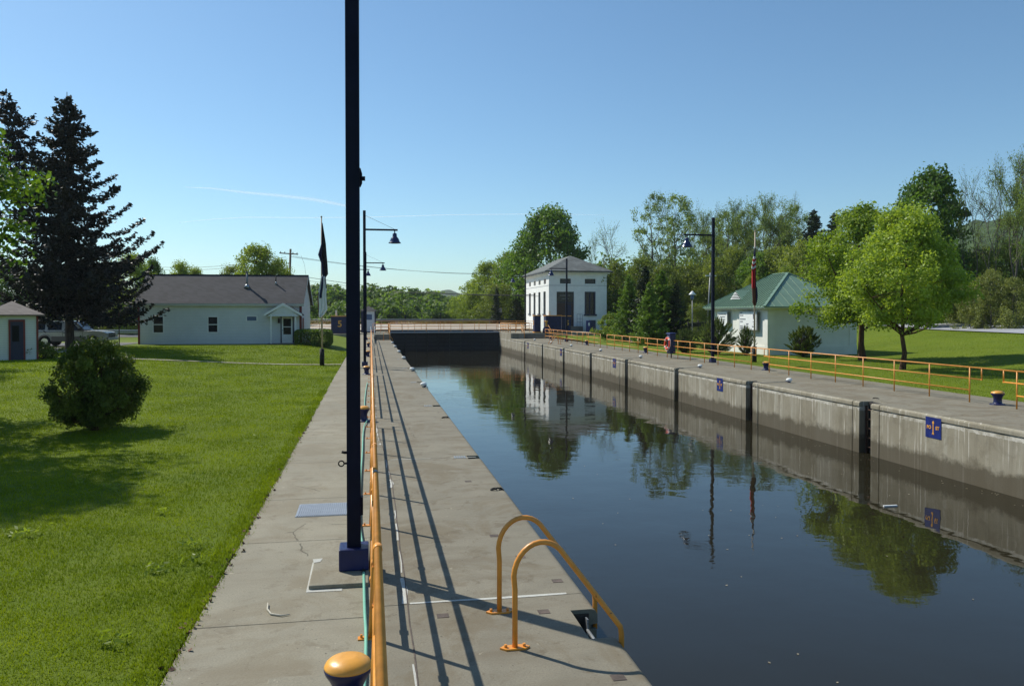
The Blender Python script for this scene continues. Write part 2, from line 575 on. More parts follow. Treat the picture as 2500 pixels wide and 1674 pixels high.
M['siding'] = siding_mat('white_clapboard', (0.70, 0.735, 0.76))
M['shingle'] = shingle_mat('grey_shingle', (0.052, 0.050, 0.055))
M['slate'] = shingle_mat('slate_roof', (0.115, 0.125, 0.12), 0.35, 0.17)
M['shedroof'] = shingle_mat('brown_shingle', (0.13, 0.11, 0.10), 0.25, 0.1)
M['greenroof'] = paint('green_metal_roof', (0.175, 0.275, 0.195), 0.38, 0.08, 1.5)
M['brown'] = paint('dark_brown_wood', (0.045, 0.018, 0.010), 0.55, 0.25)
M['redtrim'] = paint('dark_red_trim', (0.16, 0.015, 0.012), 0.5, 0.1)
M['navytrim'] = paint('navy_trim', (0.006, 0.010, 0.05), 0.45, 0.1)
M['concstep'] = concrete('step_concrete', (0.20, 0.19, 0.16))
M['wood'] = paint('weathered_wood_pole', (0.16, 0.10, 0.065), 0.85, 0.25)
M['flagpole'] = paint('tan_pole_paint', (0.42, 0.33, 0.24), 0.5, 0.1)
M['wire'] = paint('black_cable', (0.02, 0.02, 0.02), 0.6)
M['rope'] = paint('rope_fibre', (0.45, 0.42, 0.34), 0.8, 0.1)
M['lifered'] = paint('lifebuoy_orange_red', (0.72, 0.06, 0.015), 0.5, 0.08)
M['chrome'] = paint('chrome', (0.6, 0.6, 0.62), 0.15, 0.05, 5, 0.5, 1.0, 0)
M['carpaint'] = paint('pale_champagne_paint', (0.48, 0.45, 0.40), 0.25, 0.04, 3, 0.6, 0.2, 0)
M['cardark'] = paint('taupe_lower_paint', (0.16, 0.13, 0.11), 0.4, 0.06, 3, 0.5, 0.1, 0)
M['rubber'] = paint('tyre_rubber', (0.015, 0.015, 0.015), 0.8)
M['redlamp'] = paint('red_lens', (0.3, 0.01, 0.008), 0.2, 0.05)
m, t, b = newmat('dark_glass'); b.inputs['Base Color'].default_value = (0.012, 0.014, 0.018, 1); b.inputs['Roughness'].default_value = 0.06
b.inputs['Specular IOR Level'].default_value = 0.25
M['glass'] = m
m, t, b = newmat('frosted_blue_glass'); b.inputs['Base Color'].default_value = (0.06, 0.11, 0.22, 1); b.inputs['Roughness'].default_value = 0.3
M['blueglass'] = m
M['fl_black'] = paint('black_flag_cloth', (0.012, 0.010, 0.014), 0.8)
M['fl_navy'] = paint('navy_flag_cloth', (0.010, 0.014, 0.06), 0.8)
M['fl_white'] = paint('white_flag_cloth', (0.72, 0.74, 0.74), 0.8, 0.04)
M['fl_red'] = paint('red_flag_cloth', (0.45, 0.012, 0.02), 0.8, 0.06)
M['fl_brown'] = paint('brown_fringe_and_shade_cloth', (0.16, 0.06, 0.03), 0.8, 0.1)
M['bark'] = bark_mat('grey_brown_bark', (0.035, 0.026, 0.02), (0.10, 0.08, 0.062))
M['barkred'] = bark_mat('red_brown_bark', (0.04, 0.022, 0.014), (0.12, 0.07, 0.045))
M['barkgrey'] = bark_mat('grey_bark', (0.06, 0.052, 0.045), (0.18, 0.16, 0.14))
M['maple'] = leaf_mat('fresh_maple_leaves', (0.15, 0.235, 0.022), (0.34, 0.44, 0.065), 0.45)
M['oak'] = leaf_mat('mid_green_leaves', (0.060, 0.125, 0.018), (0.15, 0.26, 0.038), 0.45)
M['willow'] = leaf_mat('yellow_green_leaves', (0.14, 0.20, 0.03), (0.29, 0.37, 0.06), 0.5)
M['brush'] = leaf_mat('scrub_leaves', (0.10, 0.145, 0.028), (0.23, 0.28, 0.06), 0.48)
M['olive'] = leaf_mat('olive_scrub_leaves', (0.12, 0.15, 0.04), (0.24, 0.27, 0.08), 0.42)
M['spruce'] = leaf_mat('dark_needles', (0.010, 0.022, 0.008), (0.028, 0.05, 0.014), 0.12)
M['softfir'] = leaf_mat('green_fir_needles', (0.075, 0.15, 0.02), (0.20, 0.31, 0.045), 0.42)
M['cedar'] = leaf_mat('very_dark_cedar_foliage', (0.007, 0.009, 0.006), (0.020, 0.022, 0.013), 0.08)
M['locust'] = leaf_mat('pale_grey_green_leaflets', (0.11, 0.165, 0.045), (0.22, 0.30, 0.085), 0.48)
M['bush'] = leaf_mat('dark_glossy_bush_leaves', (0.022, 0.045, 0.008), (0.155, 0.205, 0.028), 0.36, 0.62, 1.2)
M['hedge'] = leaf_mat('hedge_leaves', (0.045, 0.095, 0.014), (0.13, 0.20, 0.03), 0.35)
M['juniper'] = leaf_mat('juniper_foliage', (0.055, 0.095, 0.030), (0.20, 0.26, 0.065), 0.4, 0.6, 2.0)
M['farwood'] = leaf_mat('far_wood_foliage', (0.075, 0.14, 0.028), (0.19, 0.28, 0.055), 0.48, 0.6, 0.12)
M['blade'] = leaf_mat('grass_blades', (0.115, 0.165, 0.010), (0.240, 0.305, 0.018), 0.40, 0.75, 0.5)
bt_ = M['blade'].node_tree
for n_ in bt_.nodes:
    if n_.type == 'VALTORGB':
        cr_ = n_.color_ramp
        cr_.elements[0].position = .30; cr_.elements[0].color = (.095, .155, .010, 1)
        cr_.elements[1].position = .72; cr_.elements[1].color = (.36, .36, .05, 1)
        for p_, c_ in ((.42, (.155, .215, .011, 1)), (.52, (.225, .295, .016, 1)), (.60, (.29, .35, .026, 1))):
            e_ = cr_.elements.new(p_); e_.color = c_

# ------------------------------------------------------------------ setting: ground, decks, walls, water
WZ = -1.65            # water level
XL, XR = 2.15, 15.55  # chamber faces


def struct(o):
    o['kind'] = 'structure'
    return o


def lin(a, b, n): return [a + (b - a) * i / n for i in range(n + 1)]


xsL = [-4000, -2000, -900, -400, -220] + lin(-160, -60, 12) + lin(-56, -2, 30) + [-1.62]
xsR = [20.52] + lin(21.5, 66, 44) + lin(70, 160, 12) + [220, 400, 900, 2000, 4000]
ysA = [-60, -20, -5] + lin(0, 66, 44) + lin(69, 96, 9)
ysB = lin(96, 180, 20) + [210, 260, 350, 500, 800, 1300, 2500, 6000]
gx = xsL + xsR
ysG = ysA + ysB[1:]
gv, gf = [], []
for y in ysG:
    for x in gx: gv.append((x, y, ground_z(x, y)))
n = len(gx)
iL = len(xsL) - 1
for j in range(len(ysG) - 1):
    for i in range(n - 1):
        if i == iL and ysG[j + 1] <= 104: continue       # the lock chamber and its decks
        gf.append((j * n + i, j * n + i + 1, (j + 1) * n + i + 1, (j + 1) * n + i))
me = bpy.data.meshes.new('lawn'); me.from_pydata(gv, [], gf); me.materials.append(M['grass'])
me.polygons.foreach_set('use_smooth', [True] * len(gf))
struct(link(bpy.data.objects.new('ground', me)))

w = MB(); w.add([(0.5, -8, WZ), (17.5, -8, WZ), (17.5, 97, WZ), (0.5, 97, WZ)], [(0, 1, 2, 3)])
struct(w.build('water', M['water']))
w = MB(); w.add([(0.5, -8, -5.5), (17.5, -8, -5.5), (17.5, 97, -5.5), (0.5, 97, -5.5)], [(0, 1, 2, 3)])
struct(w.build('canal_bed', M['black']))

# left: sidewalk with joints, deck with rounded coping and ladder niches, plinth
rnd = random.Random(4)
s = MB()
jy = [-4, 1.0, 5.55, 7.45, 10.1, 12.4, 15.4, 17.7, 20.7, 24.0, 27.5, 31.2, 35, 39.2, 42.9, 47, 51, 55.4, 60, 65, 70]
for i in range(len(jy) - 1):
    s.box(-1.6, -0.0, jy[i] + 0.004, jy[i + 1] - 0.004, -2.5, 0.0)
s.box(-1.6, 0.0, -4, 70, -2.6, -0.02)
walk = struct(s.build('sidewalk', M['walk'], bevel=0.006))
# gently rising end of the sidewalk
s = MB(); s.add([(-1.6, 70.01, 0), (0.34, 70.01, 0), (0.34, 88, 0.55), (-1.6, 88, 0.55), (-1.6, 70.01, -1), (0.34, 70.01, -1), (0.34, 88, -1), (-1.6, 88, -1)],
                [(0, 1, 2, 3), (4, 7, 6, 5), (0, 4, 5, 1), (2, 6, 7, 3), (1, 5, 6, 2), (0, 3, 7, 4)])
struct(s.build('sidewalk_ramp', M['walk']))

LN = [(6.60, 7.27), (15.25, 15.6), (24.05, 24.4), (32.45, 32.8), (40.9, 41.2), (49.6, 49.9), (57.9, 58.2), (66.0, 66.3)]
LX = 1.88
s = MB()
dj = [-4, 7.70, 15.42, 24.2, 32.6, 41.05, 49.7, 58.05, 66.1, 74.5, 85.2]
for i in range(len(dj) - 1):
    a, b_ = dj[i] + 0.006, dj[i + 1] - 0.006
    s.box(0.012, LX, a, b_, -3, 0.0)
s.box(0.012, LX, -4, 85.2, -3.2, -0.02)
# strip along the edge, cut by the niches


def coping(x_edge, sgn, x_in):
    """profile x,z ; sgn +1: water lies to +x"""
    r = 0.07
    pr = [(x_in, 0.0)]
    for k in range(6):
        a = pi / 2 * (1 - k / 5)
        pr.append((x_edge - sgn * r + sgn * r * cos(a), -r + r * sin(a)))
    pr += [(x_edge, -0.145), (x_edge - sgn * 0.07, -0.150), (x_edge - sgn * 0.07, -0.198), (x_edge - sgn * 0.008, -0.20), (x_edge - sgn * 0.008, -3.2), (x_in, -3.2)]
    return pr


ed = -4
segs = []
for a, b_ in LN:
    segs.append((ed, a)); ed = b_
segs.append((ed, 85.2))
pr = coping(XL, 1, LX)
e = MB()
for a, b_ in segs:
    k = 0
    cut = [a] + [j for j in dj if a < j < b_] + [b_]
    for c0, c1 in zip(cut[:-1], cut[1:]):
        e.prism(pr, 'y', c0 + (0.005 if c0 in dj else 0), c1 - (0.005 if c1 in dj else 0))
for i in range(len(dj) - 1): pass
s2 = MB(); s2.v, s2.f, s2.m, s2.sm = s.v + e.v, s.f + [tuple(i + len(s.v) for i in f) for f in e.f], s.m + e.m, s.sm + e.sm
for a, b_ in LN[:1]:
    s2.box(LX - 0.001, XL - 0.05, a, b_, -3.2, -0.95)
for a, b_ in LN[1:]:
    s2.box(LX - 0.001, XL - 0.12, a, b_, -3.2, -0.35)
deckL = struct(s2.build('lock_deck_left', M['deck']))

# raised slab corner where the lamp stands and the slab at the bottom of the picture
s = MB(); s.box(-0.64, -0.03, 8.28, 9.17, -0.05, 0.045)
struct(s.build('lamp_plinth', M['walk'], bevel=0.012))
s = MB()
s.add([(-0.66, 8.21, 0.004), (-0.30, 8.20, 0.004), (-0.30, 8.27, 0.004), (-0.60, 8.27, 0.004), (-0.61, 8.6, 0.004), (-0.645, 9.19, 0.004), (-0.665, 9.19, 0.004)], [(0, 1, 2, 3), (0, 3, 4, 5, 6)])
s.add([(-0.66, 9.17, 0.049), (-0.55, 9.18, 0.049), (-0.57, 9.06, 0.049), (-0.64, 9.03, 0.049)], [(0, 3, 2, 1)])
struct(s.build('plinth_mortar', M['patch']))
s = MB(); s.box(-0.79, -0.01, 3.9, 6.28, -0.02, 0.022)
struct(s.build('raised_slab', M['walk'], bevel=0.006))

# white mortar joint with ragged patches, and lines across the deck
s = MB()


def patch(s, x0, x1, y0, y1, z=0.004, seed=0, j=0.012):
    r = random.Random(seed)
    pts = []
    for k in range(5): pts.append((x0 + (x1 - x0) * k / 4, y0 + r.uniform(-j, j)))
    for k in range(5): pts.append((x1 - (x1 - x0) * k / 4, y1 + r.uniform(-j, j)))
    s.add([(p[0] + r.uniform(-j, j) * .3, p[1], z) for p in pts], [tuple(range(10))])


patch(s, 0.37, 1.95, 7.69, 7.735, seed=2, j=0.008)
patch(s, 0.36, 1.15, 15.40, 15.43, seed=3, j=0.006)
patch(s, 1.55, 2.05, 15.40, 15.425, seed=4, j=0.006)
patch(s, 0.50, 0.78, 26.3, 26.33, seed=5, j=0.006)
y = 5.0
while y < 60:
    L = rnd.uniform(0.15, 0.9)
    if rnd.random() < 0.62:
        x = 0.335 - 0.2 * sstep(12, 20, y) + rnd.uniform(-.01, .01)
        wd_ = rnd.choice([0.012, 0.02, 0.045])
        m0 = len(s.v)
        pts = [(x - wd_ + rnd.uniform(-.006, .006), y), (x + rnd.uniform(-.01, .01), y), (x + wd_ * .8, y + L * .5), (x + rnd.uniform(0, .01), y + L), (x - wd_ * .7, y + L), (x - wd_ * .4, y + L * .45)]
        s.add([(p[0], p[1], 0.004) for p in pts], [tuple(range(6))])
    y += L + rnd.uniform(0, .5)
struct(s.build('joint_mortar', M['patch']))
s = MB()
y = 3.0
px_ = 0.335
while y < 84:
    L = 0.6
    x = 0.345 - 0.2 * sstep(12, 20, y) + rnd.uniform(-.008, .008)
    s.add([(px_ - .006, y, .0055), (px_ + .006, y, .0055), (x + .006, y + L, .0055), (x - .006, y + L, .0055)], [(0, 1, 2, 3)])
    px_ = x; y += L
# small rusty cover plates let into the deck
for x, yy in [(1.72, 8.98), (1.95, 8.10), (1.62, 7.28), (0.66, 7.35), (1.9, 5.85), (1.55, 9.9), (1.62, 13.2)]:
    s.box(x - .055, x + .055, yy - .05, yy + .05, 0.001, 0.004)
struct(s.build('deck_crack_line', paint('joint_dark_filler', (0.10, 0.075, 0.06), 0.9, .3)))

# ---- right side
RN = [22.65, 30.45, 38.39, 46.45, 54.43, 62.46, 70.57, 78.97]
RNW = 0.30
RX = 16.05
s = MB()
rj = [8.0, 16.2, 24.4, 32.4, 40.4, 48.4, 56.4, 64.4, 72.4, 80.4, 87.0]
s.box(RX, 20.5, -4, 87.0, -3.2, -0.02)
for i in range(len(rj) - 1):
    s.box(RX, 20.5, rj[i] + .006, rj[i + 1] - .006, -3, 0.0)
s.box(RX, 20.5, -4, 7.99, -3, 0.0)
pr = coping(XR, -1, RX)
cuts = []
ed = -4
for c in RN:
    cuts.append((ed, c - RNW)); ed = c + RNW
cuts.append((ed, 87.0))
for a, b_ in cuts:
    g = [j for j in [c + d for c in RN for d in (-0.72, 0.66)] if a < j < b_]
    cut = [a] + g + [b_]
    for c0, c1 in zip(cut[:-1], cut[1:]):
        s.prism(pr, 'y', c0 + (0.018 if c0 in g else 0), c1 - (0.018 if c1 in g else 0))
s.box(XR + 0.42, RX - 0.001, -4, 87, -3.2, -0.3)
mats = [M['wall']]
deckR = struct(s.build('lock_wall_right', M['wall']))
# deck surface skin of the right side (own concrete)
s = MB(); s.add([(16.0, -4, 0.004), (20.9, -4, 0.004), (20.9, 87, 0.004), (16.0, 87, 0.004)], [(0, 1, 2, 3)])
dks = []
for a, b_ in cuts:
    dks.append((a, b_))
s = MB()
for a, b_ in dks: s.add([(15.66, a + .02, 0.004), (RX + .1, a + .02, 0.004), (RX + .1, b_ - .02, 0.004), (15.66, b_ - .02, 0.004)], [(0, 1, 2, 3)])
s.add([(RX + .1, -4, 0.004), (20.5, -4, 0.004), (20.5, 87, 0.004), (RX + .1, 87, 0.004)], [(0, 1, 2, 3)])
s.box(20.5, 20.62, -4, 90, -0.3, 0.006)
struct(s.build('lock_deck_right', M['deck']))
# niche backs: dark concrete all over, with their own inset ladders (see ladders)
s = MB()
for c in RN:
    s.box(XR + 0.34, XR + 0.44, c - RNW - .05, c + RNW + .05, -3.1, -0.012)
struct(s.build('niche_backs', paint('dark_niche_concrete', (0.035, 0.03, 0.026), 0.9, 0.3, 3)))
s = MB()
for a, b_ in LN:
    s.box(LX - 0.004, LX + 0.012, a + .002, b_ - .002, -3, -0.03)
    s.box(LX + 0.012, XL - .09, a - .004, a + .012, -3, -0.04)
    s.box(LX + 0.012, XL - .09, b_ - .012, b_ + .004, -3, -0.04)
struct(s.build('niche_backs_left', paint('niche_shade_concrete_left', (0.045, 0.035, 0.028), 0.9, 0.3, 3)))  # dark lining: the shade inside the left niches put into its colour

# upper platforms at the far gate
s = MB()
PZ = 0.6
s.box(XR, 26, 88.6, 100, -3.2, PZ)
s.box(XR, 17.15, 87.0, 88.62, -3.2, PZ)
platR = struct(s.build('gate_platform_right', M['wall'], bevel=0.03))
s = MB()
s.add([(XR + .03, 87.03, PZ + .004), (17.12, 87.03, PZ + .004), (17.12, 88.6, PZ + .004), (25.9, 88.6, PZ + .004), (25.9, 99.9, PZ + .004), (XR + .03, 99.9, PZ + .004)], [(0, 1, 2, 3, 4, 5)])
struct(s.build('platform_floor_right', M['walk']))
s = MB()
s.box(-9, 2.15, 88.0, 100, -3.2, PZ)
s.box(0.36, 2.15, 86.4, 88.0, -3.2, PZ)
platL = struct(s.build('gate_platform_left', M['walk'], bevel=0.02))


def stairs(name, x0, x1, y0, y1, n, z1, mat):
    s = MB()
    for k in range(n):
        s.box(x0, x1, y0 + (y1 - y0) * k / n, y1, -0.1 + .0 * k, z1 * (k + 1) / (n + 1) - 0.0005 * k)
    return s.build(name, mat)


tag(stairs('concrete_steps', 17.16, 20.2, 87.4, 88.6, 3, PZ, M['concstep']), 'short dark concrete stair between orange handrails below the powerhouse', 'steps')
tag(stairs('concrete_steps', 0.38, 2.1, 85.25, 86.4, 3, PZ, M['concstep']), 'short dark concrete stair at the far end of the left lock deck', 'steps')

# far path across the left lawn, parking lot and road beyond, road on the right bank
struct(sheet('lawn_path', lin(-32, -1.62, 30), [44.3, 44.65, 45.0], lambda x, y: ground_z(x, y) + (-0.0), M['walk'], dz=0.03))
struct(sheet('parking_lot', lin(-80, -17.9, 30), lin(50.5, 66, 10), ground_z, M['asphalt'], dz=0.03))
struct(sheet('driveway_strip', lin(-80, -16.5, 30), lin(66.2, 67.2, 3), ground_z, M['walk'], dz=0.035))
struct(sheet('road_left', lin(-220, -9.2, 50), lin(80, 92, 6), ground_z, M['asphalt'], dz=0.04))
s = MB()
for k in range(9):
    s.box(-40 + 2.7 * k, -39.9 + 2.7 * k, 50.9, 55.0, 0.535, 0.54)
struct(s.build('parking_lines', M['white']))
# road on the right bank
rv, rf = [], []
K = 60
for k in range(K + 1):
    y = -10 + 200 * k / K
    xc = 47.6 + (y - 50) * 0.235 + 0.0009 * (y - 50) ** 2
    for q in range(5):
        x = xc + q * 1.55
        rv.append((x, y, ground_z(max(xc, 21), y) + 0.08 + q * .10))
for k in range(K):
    for q in range(4): rf.append((k * 5 + q, k * 5 + q + 1, (k + 1) * 5 + q + 1, (k + 1) * 5 + q))
me = bpy.data.meshes.new('road'); me.from_pydata(rv, [], rf); me.materials.append(M['paleroad'])
struct(link(bpy.data.objects.new('road_right', me)))


# hills
def hill(name, x0, x1, y0, y1, zf, mat, nx=60, ny=16):
    return struct(sheet(name, lin(x0, x1, nx), lin(y0, y1, ny), zf, mat))


def hillmat(name, a, b_):
    m, t, b = newmat(name)
    p = geo_pos(t)
    n = noise(t, p, 0.02, 6, .7); n2 = noise(t, p, 0.12, 4, .7)
    t.links.new(ramp(t, mth(t, 'ADD', mth(t, 'MULTIPLY', n, .5), mth(t, 'MULTIPLY', n2, .5)), [(0.38, a), (0.62, b_)]), b.inputs['Base Color'])
    b.inputs['Roughness'].default_value = 0.95
    bump(t, b, n2, 1.0, 6.0)
    return m


hm = hillmat('wooded_hill', (0.020, 0.045, 0.014), (0.055, 0.095, 0.022))
import mathutils
NZ = mathutils.noise


def ridge(h, cx, wx, cy, wy, base=-5, rough=2.5, fr=0.03):
    def f(x, y):
        e = math.exp(-((x - cx) / wx) ** 2 - ((y - cy) / wy) ** 2)
        return base + (h - base) * e + rough * e * (NZ.noise((x * fr, y * fr, 3)) + .6 * NZ.noise((x * fr * 3, y * fr * 3, 7)) + .5 * NZ.noise((x * fr * 9, y * fr * 9, 1)))
    return f


def hsum(*fs): return lambda x, y: max(f(x, y) for f in fs)


hill('far_hills', -900, 900, 700, 1500, hsum(ridge(33, -150, 420, 950, 160, -6, 7), ridge(22, 200, 300, 900, 150, -6, 6), ridge(44, 130, 46, 1350, 140, -6, 3), ridge(30, 60, 60, 1380, 140, -6, 3)), hm, 150, 40)
hill('hill_right', 60, 420, 60, 420, hsum(ridge(33, 210, 110, 170, 120, -2, 3, .06), ridge(26, 150, 70, 250, 90, -2, 3, .06)), hm, 90, 80)


# ------------------------------------------------------------------ vegetation
def unit(v): return v / np.maximum(1e-9, np.linalg.norm(v, axis=-1, keepdims=True))


def leaf_quads(pos, size, rng, upbias=0.5, aspect=0.6, normals=None, tang=None):
    n = len(pos)
    nr = rng.normal(size=(n, 3)); nr[:, 2] += upbias
    if normals is not None: nr = nr * .5 + normals
    nr = unit(nr)
    t = rng.normal(size=(n, 3)) if tang is None else tang + rng.normal(size=(n, 3)) * .35
    t = unit(t - nr * (t * nr).sum(1, keepdims=True))
    b = np.cross(nr, t)
    s = size * rng.uniform(.6, 1.3, size=(n, 1))
    V = np.stack([pos - t * s * .5, pos + b * s * .5 * aspect + t * s * .05, pos + t * s * .5, pos - b * s * .5 * aspect + t * s * .05], 1)
    return V.reshape(-1, 3)


def branch_mesh(name, segs, sides, mat):
    """segs: list of (points, radii)"""
    mb = MB()
    for pts, rr in segs:
        mb.tube(pts, rr, sides, cap=False)
    me = bpy.data.meshes.new(name)
    me.from_pydata(mb.v, [], mb.f); me.materials.append(mat)
    me.polygons.foreach_set('use_smooth', [True] * len(mb.f))
    return me


def curve_pts(a, b, rng, sag=0.12, n=5):
    a, b = np.array(a), np.array(b)
    L = np.linalg.norm(b - a)
    off = rng.normal(size=3) * L * .06
    out = []
    for k in range(n):
        t = k / (n - 1)
        p = a + (b - a) * t + off * sin(pi * t)
        p[2] += sag * L * (t * t - t) * 1.0
        out.append(tuple(p))
    return out


def broadleaf(seed, H=10, Rad=4, clear=.22, nclump=130, per=140, leaf=.17, cr=.6, mat='maple', bark='bark', shape=(0.5, 0.55), lobes=.25, trunk_r=.17, forks=0, upb=.5, low=1.0, gap=0.0):
    rng = np.random.default_rng(seed)
    C = []
    ph = rng.uniform(0, 2 * pi, 6)
    while len(C) < nclump:
        t = rng.uniform(0, 1)
        prof = max(0.0, sin(pi * t ** shape[0])) ** shape[1]
        if t < .25: prof *= low
        a = rng.uniform(0, 2 * pi)
        rr = Rad * prof * (1 + lobes * sin(2 * a + ph[0]) * .5 + lobes * sin(3 * a + ph[1] + 5 * t) * .6 + lobes * .5 * sin(9 * t + ph[2]))
        q = rng.uniform(0.25, 1) ** .5
        if gap and rng.random() < gap and sin(4 * a + ph[3]) * sin(11 * t + ph[4]) > .15: continue
        r = rr * q
        C.append((r * cos(a), r * sin(a), H * (clear + (1 - clear) * t * .97)))
    C = np.array(C)
    segs = []
    lean = rng.normal(size=2) * .03 * H
    top = H * .86
    tp = [(lean[0] * k / 8 + rng.normal() * .02 * H * (k > 0) * .3, lean[1] * k / 8 + rng.normal() * .01 * H * (k > 0), top * k / 8) for k in range(9)]
    segs.append((tp, [trunk_r * (1.35 if k == 0 else 1) * (1 - .9 * (k / 8) ** .9) + .012 for k in range(9)]))
    mains = []
    order = rng.permutation(len(C))[:max(10, nclump // 9)]
    for i in order:
        c = C[i]
        rad = sqrt(c[0] ** 2 + c[1] ** 2)
        z0 = max(clear * H * .75, min(top * .92, c[2] - rad * rng.uniform(.7, 1.2)))
        k = z0 / top * 8; k0 = int(k)
        k0 = min(7, k0); f = k - k0
        p0 = np.array(tp[k0]) * (1 - f) + np.array(tp[k0 + 1]) * f
        pts = curve_pts(p0, c * np.array([.93, .93, .98]), rng, .25, 6)
        r0 = trunk_r * .42 * (1 - .6 * z0 / top) + .012
        segs.append((pts, [r0 * (1 - .8 * j / 5) for j in range(6)]))
        mains += [(np.array(p), r0 * (1 - .8 * j / 5)) for j, p in enumerate(pts)][1:]
    MP = np.array([m[0] for m in mains])
    for i in range(len(C)):
        d = np.linalg.norm(MP - C[i], axis=1) + (MP[:, 2] > C[i][2]) * 1.5
        j = int(np.argmin(d))
        r0 = min(mains[j][1], .05) * .7
        segs.append((curve_pts(MP[j], C[i], rng, .12, 4), [max(.006, r0 * (1 - .75 * q / 3)) for q in range(4)]))
    N = nclump * per
    idx = np.repeat(np.arange(nclump), per)
    crs = cr * rng.uniform(.6, 1.35, size=(nclump, 1))
    off = rng.normal(size=(N, 3)) * np.array([1, 1, .62])
    off = off / np.maximum(1e-6, np.linalg.norm(off, axis=1, keepdims=True)) * (rng.uniform(0, 1, size=(N, 1)) ** .5) * 1.2
    P = C[idx] + off * crs[idx]
    V = leaf_quads(P, leaf, rng, upb, .7, normals=off * .5)
    tm = branch_mesh('trunk', segs, 6, M[bark])
    cm = np_mesh('crown', V, 4, M[mat])
    return tm, cm


def fractal(seed, H=14, levels=6, spread=.42, mat='locust', bark='barkgrey', leaf=.2, per=10, ntr=1, r0=.16, first=.34, upv=.13):
    rng = np.random.default_rng(seed)
    segs, tips = [], []

    def grow(p, d, L, r, lv):
        n = 4
        pts = [p]
        q = p.copy()
        dd = d.copy()
        for k in range(n - 1):
            dd = unit(dd + rng.normal(size=3) * .13 + np.array([0, 0, upv * .3]))
            q = q + dd * L / (n - 1)
            pts.append(q.copy())
        segs.append(([tuple(x) for x in pts], [max(.010, r * (1 - .3 * k / (n - 1))) for k in range(n)]))
        if lv >= 3: tips.extend(pts[1:])
        if lv >= levels: return
        kids = 2 if rng.random() < .62 else 3
        for i in range(kids):
            a = rng.normal(size=3); a = unit(a - dd * (a @ dd))
            nd_ = unit(dd + a * spread * rng.uniform(.5, 1.7) + np.array([0, 0, upv]))
            grow(q, nd_, L * rng.uniform(.66, .9), r * .66, lv + 1)
        if lv >= 1 and rng.random() < .6:
            a = rng.normal(size=3); a = unit(a - dd * (a @ dd))
            grow(pts[2], unit(dd * .6 + a * spread * 1.6), L * .55, r * .45, lv + 2)
    for k in range(ntr):
        d = unit(np.array([rng.normal() * .12, rng.normal() * .12, 1.0]))
        p = np.array([rng.normal() * .2 * (ntr > 1), rng.normal() * .2 * (ntr > 1), 0.0])
        grow(p, d, H * first, r0, 0)
    zmax = float(np.percentile([t[2] for t in tips], 93))
    k = H / zmax
    segs = [([(x * k, y * k, z * k) for x, y, z in pts], rr) for pts, rr in segs]
    T = np.array(tips) * k
    idx = np.repeat(np.arange(len(T)), per)
    P = T[idx] + rng.normal(size=(len(idx), 3)) * .30
    V = leaf_quads(P, leaf, rng, .2, .45)
    return branch_mesh('trunk', segs, 4, M[bark]), np_mesh('crown', V, 4, M[mat])


def conifer(seed, H=12, Rad=3, clear=.06, mat='spruce', bark='bark', step=.34, nb=7, leaf=.26, dens=10, power=.85, droop=-.12, ragged=.25, trunk_r=.16, width=.9, gapz=0.0, lean=(0, 0), side=None, maxlen=None, skirt=0.0):
    rng = np.random.default_rng(seed)
    segs = [([(lean[0] * k / 6, lean[1] * k / 6, H * k / 6) for k in range(7)], [trunk_r * (1 - .93 * k / 6) for k in range(7)])]
    P, Tn = [], []
    z = H * clear
    while z < H * .985:
        t = (z - H * clear) / (H * (1 - clear))
        L0 = Rad * (1 - t) ** power + .12
        if side: L0 *= side(t)
        for i in range(int(nb * (1 + skirt * max(0, 1 - t / .45)))):
            a = rng.uniform(0, 2 * pi)
            if gapz and t > .3 and rng.random() < gapz: continue
            L = L0 * rng.uniform(1 - ragged * 1.5, 1 + ragged * .6)
            zz = z + rng.uniform(-step, step) * .5
            base = np.array([lean[0] * zz / H, lean[1] * zz / H, zz])
            dr = np.array([cos(a), sin(a), 0])
            up = rng.uniform(-.05, .2)
            npt = 5
            pts = []
            for k in range(npt):
                s_ = k / (npt - 1)
                pts.append(base + dr * L * s_ + np.array([0, 0, L * (up * s_ + droop * sin(pi * s_ * .8) + .10 * s_ ** 3)]))
            segs.append(([tuple(p) for p in pts], [max(.006, .035 * (L / Rad) * (1 - .8 * k / 4)) for k in range(npt)]))
            n = max(6, int(dens * L / .3))
            ss = rng.uniform(.12, 1.02, n)
            arr = np.array(pts)
            pos = np.stack([np.interp(ss, np.linspace(0, 1, npt), arr[:, j]) for j in range(3)], 1)
            sd = np.array([-sin(a), cos(a), 0])
            lat = rng.normal(size=(n, 1)) * width * .30 * np.minimum(1, (1.1 - ss))[:, None] * L ** .5
            pos = pos + sd * lat + np.array([0, 0, 1]) * (rng.normal(size=(n, 1)) * .07 - np.abs(lat) * .25)
            P.append(pos)
            Tn.append(np.tile(dr, (n, 1)) + sd * np.sign(lat) * .8 + np.array([0, 0, -.15]))
        z += step * rng.uniform(.7, 1.3) * (0.55 + .45 * (1 - t))
    P = np.concatenate(P); Tn = np.concatenate(Tn)
    V = leaf_quads(P, leaf, rng, .9, .42, tang=Tn)
    return branch_mesh('trunk', segs, 5, M[bark]), np_mesh('crown', V, 4, M[mat])


